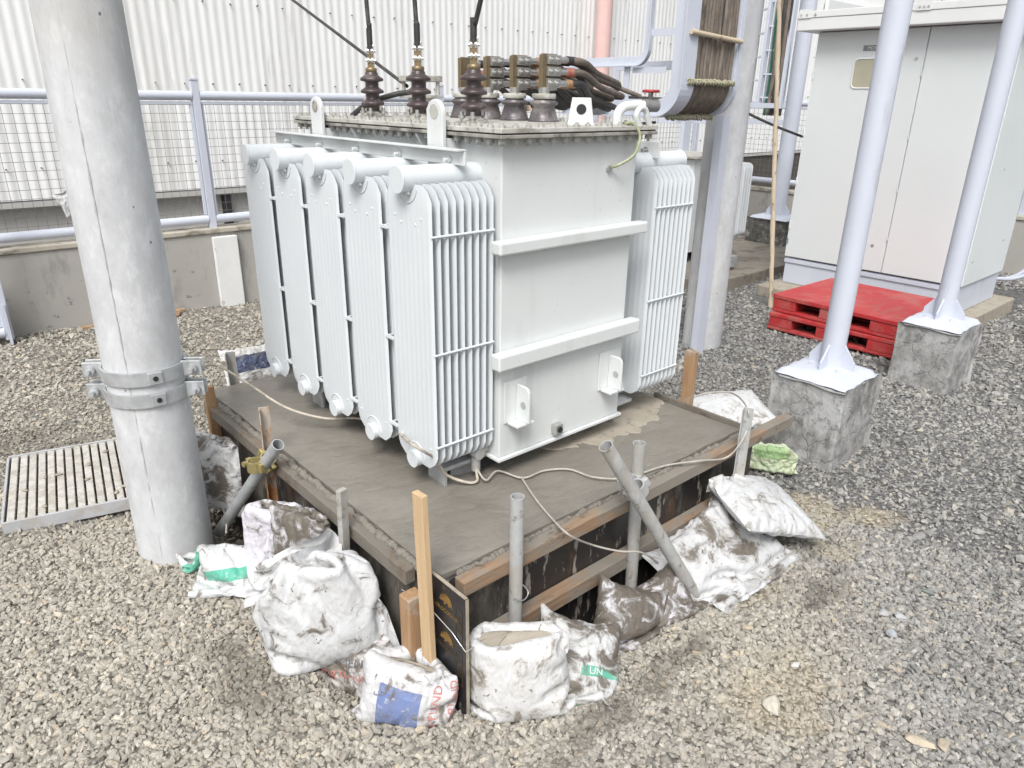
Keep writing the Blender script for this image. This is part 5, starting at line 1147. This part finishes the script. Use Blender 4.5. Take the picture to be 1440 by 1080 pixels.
# ================================================================== SACKS (cloth draped by position based dynamics over a mass of sand)
PLANES_FRONT = [((0, SY0-.07, 0), (0, -1, 0))]; PLANES_LEFT = [((SX0-.07, 0, 0), (-1, 0, 0))]
def simulate(body, wdir, ldir, dims, free, seed, closed, planes, ground, spheres, steps, nu, nv, vol, grav, lean, tie, hold, hold_free):
    """flat two-sheet bag (dims = width, filled length) with welded seams, filled by pressure up to a share `vol` of its
    greatest volume, resting under gravity; `free` metres of empty cloth above the filling, optionally tied off at the neck"""
    r = np.random.default_rng(seed)
    wdir = Vector(wdir).normalized(); ldir = Vector(ldir); ldir = (ldir-wdir*ldir.dot(wdir)).normalized(); ndir = wdir.cross(ldir)
    A = np.array([wdir, ndir, ldir]); body = np.array(body); W_, Lf = dims; L_ = Lf+free; fill = Lf/L_
    mn, mx = min(W_, Lf), max(W_, Lf); Vmax = mn**3*(mx/(math.pi*mn)-.142*(1-10**(-mx/mn))); Vt = Vmax*vol; b = .42*Vt/(W_*Lf*.55)
    u = np.linspace(-.5, .5, nu+1)[:, None]*np.ones((1, nv+1)); v = np.linspace(0, 1, nv+1)[None]*np.ones((nu+1, 1)); tt = np.clip(v/fill, 0, 1)
    prof = np.sin(np.pi*tt)**.6 if closed else np.where(v < fill, np.sin(np.pi*np.clip(tt*.7, 0, 1))**.6, np.sin(np.pi*.7)**.6)
    G = np.zeros((2, nu+1, nv+1, 3))
    for s in (0, 1):
        loc = np.stack([u*W_*(.93 if closed else np.where(v < fill, .90, .90)), (1-2*s)*np.cos(np.pi*u)**.7*b*prof, -.47*Lf+v*L_*.94], -1); G[s] = body+loc@A
    G += r.normal(0, .003, G.shape)
    def weld(P):
        for i in (0, nu): m = (P[0, i]+P[1, i])/2; P[0, i] = m; P[1, i] = m
        m = (P[0, :, 0]+P[1, :, 0])/2; P[0, :, 0] = m; P[1, :, 0] = m
        if closed: m = (P[0, :, -1]+P[1, :, -1])/2; P[0, :, -1] = m; P[1, :, -1] = m
    weld(G); T0 = G.copy(); du, dv = W_/nu, L_/nv; dd = math.hypot(du, dv); S_ = slice(None)
    fam = [((S_, slice(0, -1), S_), (S_, slice(1, None), S_), du, 1), ((S_, S_, slice(0, -1)), (S_, S_, slice(1, None)), dv, 1),
           ((S_, slice(0, -1), slice(0, -1)), (S_, slice(1, None), slice(1, None)), dd, .6), ((S_, slice(1, None), slice(0, -1)), (S_, slice(0, -1), slice(1, None)), dd, .6),
           ((S_, slice(0, -2), S_), (S_, slice(2, None), S_), 2*du, -.16), ((S_, S_, slice(0, -2)), (S_, S_, slice(2, None)), 2*dv, -.16)]
    V = np.zeros_like(G); dt = 1/40; filled = (v < fill)[None, ..., None]*np.ones((2, 1, 1, 1)); area = du*dv
    for st in range(steps):
        N_ = np.cross(np.gradient(G, axis=1), np.gradient(G, axis=2)); N_[1] *= -1
        if (N_[0]*ndir).sum() < 0: N_ = -N_
        c0 = (G*filled).sum((0, 1, 2))/filled.sum()/1.0 if False else (G*filled).reshape(-1, 3).sum(0)/filled.sum()
        vv = (((G-c0)*N_).sum(-1)*filled[..., 0]).sum()/3; k = max(-1.0, min(2.2, (Vt-vv)/Vt*5))
        zlo = G[..., 2].min(); hyd = .75+.5*np.clip(1-(G[..., 2]-zlo)/max(Lf*.7, .05), 0, 1)
        V += dt*N_/area*(k*9.0*hyd)[..., None]*filled
        V[..., 2] -= dt*grav*np.where(filled[..., 0] > 0, .6, 1.0)
        V += dt*filled*(T0-G)*hold+dt*(np.array(lean)+(T0-G)*hold_free)*(1-filled)
        V *= .92 if st < steps*.75 else .72
        P = G+V*dt
        for it in range(14):
            for (i0, i1, L0, kk) in fam:
                d = P[i1]-P[i0]; l = np.sqrt((d*d).sum(-1))+1e-9; e = (l-L0)/l*.42*abs(kk)
                if kk < 0: e = np.minimum(e, 0)
                d *= e[..., None]; P[i0] += d; P[i1] -= d
            weld(P)
            if tie:
                j0 = int(fill*nv); q = (P[:, :, j0:j0+3]-body)@A.T; r_ = np.sqrt(q[..., 0]**2+q[..., 1]**2)+1e-9; f_ = np.minimum(1, (tie+max(0, .14*(1-st/(steps*.5))))/r_)
                q[..., 0] *= f_; q[..., 1] *= f_; P[:, :, j0:j0+3] = body+q@A
            if it % 4 == 3:
                for (o, nm) in planes:
                    nm = np.array(nm, float); s = (P-np.array(o))@nm; m = s < .004; P[m] += (.004-s[m])[:, None]*nm
                for (cc, rad_) in spheres:
                    q = (P-np.array(cc))/np.array(rad_); l2 = np.sqrt((q*q).sum(-1)); m = l2 < 1; P[m] = np.array(cc)+(q[m]/l2[m][:, None])*np.array(rad_)
                g = ground(P[..., 0], P[..., 1])+.005; m = P[..., 2] < g
                P[..., 2] = np.where(m, g, P[..., 2]); P[..., :2] = np.where(m[..., None], G[..., :2]+(P[..., :2]-G[..., :2])*.3, P[..., :2])
        V = (P-G)/dt; sp = np.sqrt((V*V).sum(-1)); V *= np.minimum(1, 1.5/(sp+1e-9))[..., None]; G = P
    return G, W_, L_, fill
def refine(G):
    """double the grid with cubic interpolation"""
    def up(A):
        n = A.shape[0]; B = np.empty((2*n-1,)+A.shape[1:]); B[::2] = A
        E_ = np.concatenate([2*A[:1]-A[1:2], A, 2*A[-1:]-A[-2:-1]]); B[1::2] = (-E_[:-3]+9*E_[1:-2]+9*E_[2:-1]-E_[3:])/16; return B
    G = np.moveaxis(up(np.moveaxis(G, 1, 0)), 0, 1); return np.moveaxis(up(np.moveaxis(G, 2, 0)), 0, 2)
def crease(G, seed, amp, fanamp):
    """sharp fabric creases: ridged noise stretched along the bag, plus fans running in from both ends"""
    nu, nv = G.shape[1], G.shape[2]; u = np.linspace(0, 1, nu)[:, None]*np.ones((1, nv)); v = np.linspace(0, 1, nv)[None]*np.ones((nu, 1)); out = G.copy()
    for s in (0, 1):
        N_ = np.cross(np.gradient(G[s], axis=0), np.gradient(G[s], axis=1)); N_ /= np.linalg.norm(N_, axis=-1)[..., None]+1e-9
        if (N_*(G[s]-G.mean((0, 1, 2)))).sum() < 0: N_ = -N_
        du_ = (vnoise(u, v, 4, seed)-.5)*.25; dv_ = (vnoise(u, v, 3, seed+3)-.5)*.3
        rd = lambda n_: (1-np.abs(2*n_-1))**3
        h = .006*rd(fnoise(u+du_+s*3, v*.35+dv_, 7, seed+s*11))+.005*rd(fnoise((u+v*.8)*.7+du_, (v-u*.6)*2.2+dv_, 3.2, seed+7+s))+.0035*rd(vnoise(u*1.6+v, v*3.1-u*.5+du_, 5, seed+30+s))
        fan = np.exp(-(v/.16)**2)+np.exp(-((1-v)/.16)**2); h = h*amp+.007*fanamp*fan*(vnoise(u*1.0+du_*.3, v*.2, 22, seed+41+s)-.5)
        edge = np.minimum(1, np.minimum(np.minimum(u, 1-u)*8, np.minimum(v, 1-v)*10+.25))
        out[s] += N_*(h*edge)[..., None]
    for i in (0, -1): m = (out[0, i]+out[1, i])/2; out[0, i] = m; out[1, i] = m
    return out
def sack(name, label, body, wdir, ldir, dims, mat, seed, free=.0, closed=False, planes=(), ground=gz, spheres=(), steps=64, nu=32, nv=36, vol=.7, grav=2.2, lean=(0, 0, 0), sand='slab_old', group='woven sacks around the slab', amp=.35, tie=0, hold=19.0, hold_free=2.5, fanamp=1.0):
    G, W_, L_, fill = simulate(body, wdir, ldir, dims, free, seed, closed, planes, ground, spheres, steps, nu, nv, vol, grav, lean, tie, hold, hold_free)
    G = refine(refine(G)); nu *= 4; nv *= 4; G = crease(G, seed, amp, fanamp)
    n1 = (nu+1)*(nv+1); X = G.reshape(-1, 3); vid = lambda s, i, j: (0 if (i in (0, nu) or j == 0 or (closed and j == nv)) else s)*n1+i*(nv+1)+j
    faces = []; uvs = []
    for s in (0, 1):
        for i in range(nu):
            for j in range(nv):
                ij = [(i, j), (i+1, j), (i+1, j+1), (i, j+1)]; ij = ij[::-1] if s else ij
                faces.append([vid(s, *q) for q in ij]); uvs += [(q[0]/nu+s*1.001, q[1]/nv) for q in ij]
    me = bpy.data.meshes.new(name); me.from_pydata(X.tolist(), [], faces); me.polygons.foreach_set('use_smooth', [True]*len(me.polygons))
    ul = me.uv_layers.new(name='UVMap'); ul.data.foreach_set('uv', np.array(uvs).ravel())
    bm = bmesh.new(); bm.from_mesh(me); bmesh.ops.delete(bm, geom=[v for v in bm.verts if not v.link_faces], context='VERTS'); bmesh.ops.recalc_face_normals(bm, faces=bm.faces); bm.to_mesh(me); bm.free()
    me.materials.append(mat)
    o = bpy.data.objects.new(name, me); COL.objects.link(o); tag(o, label, 'sack', group)
    sb_ = o.modifiers.new('subd', 'SUBSURF'); sb_.levels = 1; sb_.render_levels = 1
    if not closed and not tie:           # sand seen inside the open mouth: a shallow mound spanning the cloth ring
        j = int(nv*fill*.90); ring = np.concatenate([G[0, ::4, j], G[1, ::4, j][::-1]]); c = ring.mean(0); n = len(ring)
        vs = [tuple(c+(p-c)*q+np.array([0, 0, h])) for q, h in ((.985, -.01), (.6, .004), (.25, .012)) for p in ring]
        MB().add(vs, [(k*n+i, k*n+(i+1) % n, (k+1)*n+(i+1) % n, (k+1)*n+i) for k in range(2) for i in range(n)]+[tuple(range(2*n, 3*n))], True).build('sand_fill', sand, o)
    return o, G, W_, L_
def cloth_text(o, G, W_, L_, body, size, cu_, cv_, rot, mat, off=.003):
    """lettering that follows the cloth sheet nearest the camera (cu_, cv_ in 0..1; size in metres of cloth)"""
    k_ = G.shape[2]//2; s = int(np.linalg.norm(G[1, :, :k_]-C0, axis=-1).mean() < np.linalg.norm(G[0, :, :k_]-C0, axis=-1).mean()); P = G[s]; nu, nv = P.shape[0]-1, P.shape[1]-1
    # make text read left-to-right from outside
    e1 = np.gradient(P, axis=0); e2 = np.gradient(P, axis=1); N_ = np.cross(e1, e2); flip = np.sum(N_*(C0-P)) < 0
    N_ /= np.linalg.norm(N_, axis=-1)[..., None]+1e-9
    if flip: N_ = -N_
    me = text_mesh(body, size, 0); bm = bmesh.new(); bm.from_mesh(me)
    for _ in range(3):
        es = [e for e in bm.edges if e.calc_length() > .010]
        if not es: break
        bmesh.ops.subdivide_edges(bm, edges=es, cuts=1)
    bmesh.ops.triangulate(bm, faces=bm.faces); c, sn = math.cos(rot), math.sin(rot)
    for v in bm.verts:
        xx = -v.co.x*1.0 if False else v.co.x; a = (xx*c-v.co.y*sn)/W_; b = (xx*sn+v.co.y*c)/L_+cv_
        a = cu_-a if flip else cu_+a
        fu = min(max(a*nu, 0), nu-.001); fv = min(max(b*nv, 0), nv-.001); i, j = int(fu), int(fv); p, q = fu-i, fv-j
        B4 = lambda A: (A[i, j]*(1-p)*(1-q)+A[i+1, j]*p*(1-q)+A[i+1, j+1]*p*q+A[i, j+1]*(1-p)*q)
        v.co = Vector(B4(P)+B4(N_)*off)
    bm.to_mesh(me); bm.free(); me.materials.clear(); me.materials.append(MAT[mat])
    t = bpy.data.objects.new('printed_lettering', me); COL.objects.link(t); t.parent = o; return t
MUD = (.115, .10, .083); WH = (.60, .615, .63)
GRN = (.10, .42, .31); BLU = (.16, .22, .42)
sm_ = {
 'A': sack_mat('white_sack_a', WH, MUD, .42, mscale=9), 'B': sack_mat('cement_sack_b', (.60, .61, .63), MUD, .50, [(.25, .62, .05, .40, BLU), (1.25, 1.62, .05, .40, BLU), (.55, .8, .62, .8, (.1, .12, .2))]),
 'C': sack_mat('white_sack_c', (.65, .66, .67), (.20, .18, .15), .58), 'D': sack_mat('green_print_sack', (.63, .65, .66), MUD, .78, [(.45, .85, .46, .54, GRN), (.4, .75, .18, .21, GRN), (1.2, 1.58, .46, .54, GRN), (1.25, 1.6, .18, .21, GRN)]),
 'E': sack_mat('muddy_sack', (.6, .6, .64), (.095, .083, .068), 1.15, mscale=8), 'F': sack_mat('white_sack_f', WH, MUD, .62, mscale=6), 'G': sack_mat('white_sack_g', WH, (.20, .185, .16), .46, mscale=10),
 'J': sack_mat('green_white_sack', (.60, .62, .63), MUD, .42, [(-.1, 2.1, .58, .86, GRN), (.1, .5, .28, .36, GRN)]), 'K': sack_mat('lilac_white_sack', (.66, .65, .72), MUD, .55), 'L': sack_mat('muddy_print_sack', (.74, .75, .76), MUD, .85, [(.3, .7, .3, .4, (.22, .34, .5)), (1.3, 1.7, .3, .4, (.22, .34, .5))]),
 'I': sack_mat('pale_green_sack', (.52, .60, .42), (.16, .16, .10), .45, [(.2, .8, .4, .7, (.30, .48, .22))]), 'M': sack_mat('navy_print_sack', (.72, .72, .71), MUD, .34, [(.2, .75, .40, .75, (.07, .09, .16)), (1.2, 1.75, .40, .75, (.07, .09, .16))]), 'N': sack_mat('dark_print_sack', (.6, .58, .58), MUD, .9)}
def floor(h): return lambda x, y: np.maximum(gz(x, y), h)
import time as _t; _t0 = _t.time()
POLE_S = ((.612, 2.685, .3), (.16, .16, .9))
c = px(450, 842, .77)
sack('woven_sack', 'big plump white sack with knotted top leaning on the left formwork', c, (.74, -.50, .36), (-.05, .3, 1), (.47, .42), sm_['A'], 3, free=.20, tie=.06, vol=.80, hold=40, hold_free=9, planes=PLANES_LEFT, ground=floor(-.05))
c = pz(580, 945, .115)
o, G, W_, L_ = sack('cement_sack', 'torn open cement sack with blue block and red lettering at the front corner', c, (.74, -.67, -.12), (.10, .12, 1), (.33, .30), sm_['B'], 5, hold=26, hold_free=5, free=.15, vol=.85, planes=[((.945, 0, 0), (-1, 0, 0))], ground=floor(-.03), amp=.45)
cloth_text(o, G, W_, L_, 'PORTLAND', .034, .74, .27, math.pi/2, 'red_print'); cloth_text(o, G, W_, L_, 'PORTLAND', .030, .90, .34, math.pi/2, 'red_print')
c = py(722, 925, 1.19)
sack('woven_sack', 'open mouthed white sack right of the black plywood offcut', c, (.78, -.60, .12), (-.05, .12, 1), (.36, .38), sm_['C'], 8, hold=26, hold_free=6, free=.16, vol=.9, planes=[((0, 1.31, 0), (0, -1, 0)), ((.972, 0, 0), (1, 0, 0))], ground=floor(-.03))
c = py(812, 925, 1.14)
o, G, W_, L_ = sack('woven_sack', 'half buried sack with green print beside the open white sack', c, (.80, -.50, -.34), (.30, .62, .9), (.30, .38), sm_['D'], 12, closed=True, vol=.75, planes=[((0, 1.31, 0), (0, -1, 0))], ground=floor(-.10))
cloth_text(o, G, W_, L_, 'UN', .030, .60, .50, 0, 'white_print')
c = py(885, 858, 1.19)
sack('woven_sack', 'mud covered sack below the upright pipe stake', c, (.80, -.45, -.35), (.2, .5, 1), (.29, .32), sm_['E'], 21, closed=True, vol=.82, planes=PLANES_FRONT, ground=floor(-.14))
c = py(938, 845, 1.17)
sack('woven_sack', 'mud covered sack with purple print under the diagonal pipe foot', c, (.85, -.35, .3), (-.25, .6, .8), (.27, .32), sm_['E'], 22, closed=True, vol=.75, planes=PLANES_FRONT, ground=floor(-.12))
c = py(1022, 765, 1.17)
sack('woven_sack', 'lower white sack with mud streaks fanning out right of the diagonal pipe', c, (.93, .05, .20), (.15, .62, .62), (.56, .46), sm_['F'], 31, closed=True, vol=.50, planes=PLANES_FRONT, ground=floor(-.04), fanamp=2.2)
c = py(1070, 690, 1.20)
sack('woven_sack', 'upper white folded sack lying on the lower one beside the pedestal', c, (.90, -.22, -.34), (.12, .92, .30), (.48, .38), sm_['G'], 33, hold=24, closed=True, vol=.72, planes=PLANES_FRONT, ground=floor(.02))
c = pz(1022, 568, .25)
sack('woven_sack', 'flat white sack lying behind the right end board', c, (.9, -.42, 0.05), (.3, .9, .25), (.46, .32), sm_['G'], 41, hold=34, closed=True, vol=.8, planes=[((2.545, 0, 0), (1, 0, 0))], ground=floor(.02))
c = px(1085, 636, 2.98)
sack('woven_sack', 'crumpled pale green sack wedged against the near pedestal', c, (.5, -.85, 0), (-.1, .2, 1), (.26, .22), sm_['I'], 43, hold=40, hold_free=8, free=.08, vol=.5, tie=.04, planes=[((3.225, 0, 0), (-1, 0, 0))], ground=floor(0), amp=.8)
c = pz(355, 798, .06)
sack('woven_sack', 'limp green and white sack lying on the gravel at the pole foot', c, (.75, -.6, 0), (-.60, .75, .30), (.42, .34), sm_['J'], 51, hold=34, hold_free=5, free=.20, vol=.36, ground=floor(0), planes=PLANES_LEFT, spheres=[POLE_S], lean=(-1.2, .2, 0), amp=.7)
c = px(388, 745, .83)
sack('woven_sack', 'lilac white muddy sack slumped under the left diagonal pipe', c, (.6, -.8, 0), (.05, .1, 1), (.28, .34), sm_['K'], 53, free=.14, tie=.06, vol=.6, hold=45, hold_free=8, planes=PLANES_LEFT, ground=floor(-.12), amp=.7)
c = px(432, 762, .87)
sack('woven_sack', 'mud caked grey sack between the lilac sack and the left form', c, (.5, -.85, .1), (.1, .15, 1), (.30, .36), sm_['E'], 54, closed=True, hold=34, vol=.75, planes=PLANES_LEFT, ground=floor(-.15))
c = px(298, 650, .845)
sack('woven_sack', 'mud smeared round sack wedged between the pole and the left form', c, (.45, -.9, 0), (.05, .1, 1), (.34, .38), sm_['L'], 55, hold=30, closed=True, vol=.9, planes=PLANES_LEFT, ground=floor(-.05), spheres=[POLE_S])
c = py(358, 510, 3.40)
sack('woven_sack', 'crumpled sack with navy print at the rear left of the slab', c, (.95, -.1, 0), (-.1, .4, .7), (.32, .24), sm_['M'], 57, hold=70, closed=True, vol=.7, planes=[((0, SY1+.03, 0), (0, 1, 0))], ground=floor(.15), amp=.8)
c = px(494, 903, .82)
o, G, W_, L_ = sack('cement_sack', 'dark stained printed sack under the big white sack', c, (.6, -.8, 0), (.1, .3, .9), (.28, .26), sm_['N'], 61, closed=True, vol=.75, planes=PLANES_LEFT, ground=floor(-.12))
cloth_text(o, G, W_, L_, 'PORTLAND', .032, .45, .36, 0, 'red_print'); cloth_text(o, G, W_, L_, 'CEMENT', .038, .5, .54, 0, 'dark_print')
c = py(92, 268, 6.03); o = sack('cloth_rag', 'small white rag knotted on the wire fence left of the thick pole', c, (.9, 0, .3), (0, .1, 1), (.12, .18), sm_['G'], 71, closed=True, vol=.5, ground=floor(-1), nu=14, nv=18, steps=30)[0]; o['category'] = 'rag'; del o['group']
print('sacks', _t.time()-_t0)
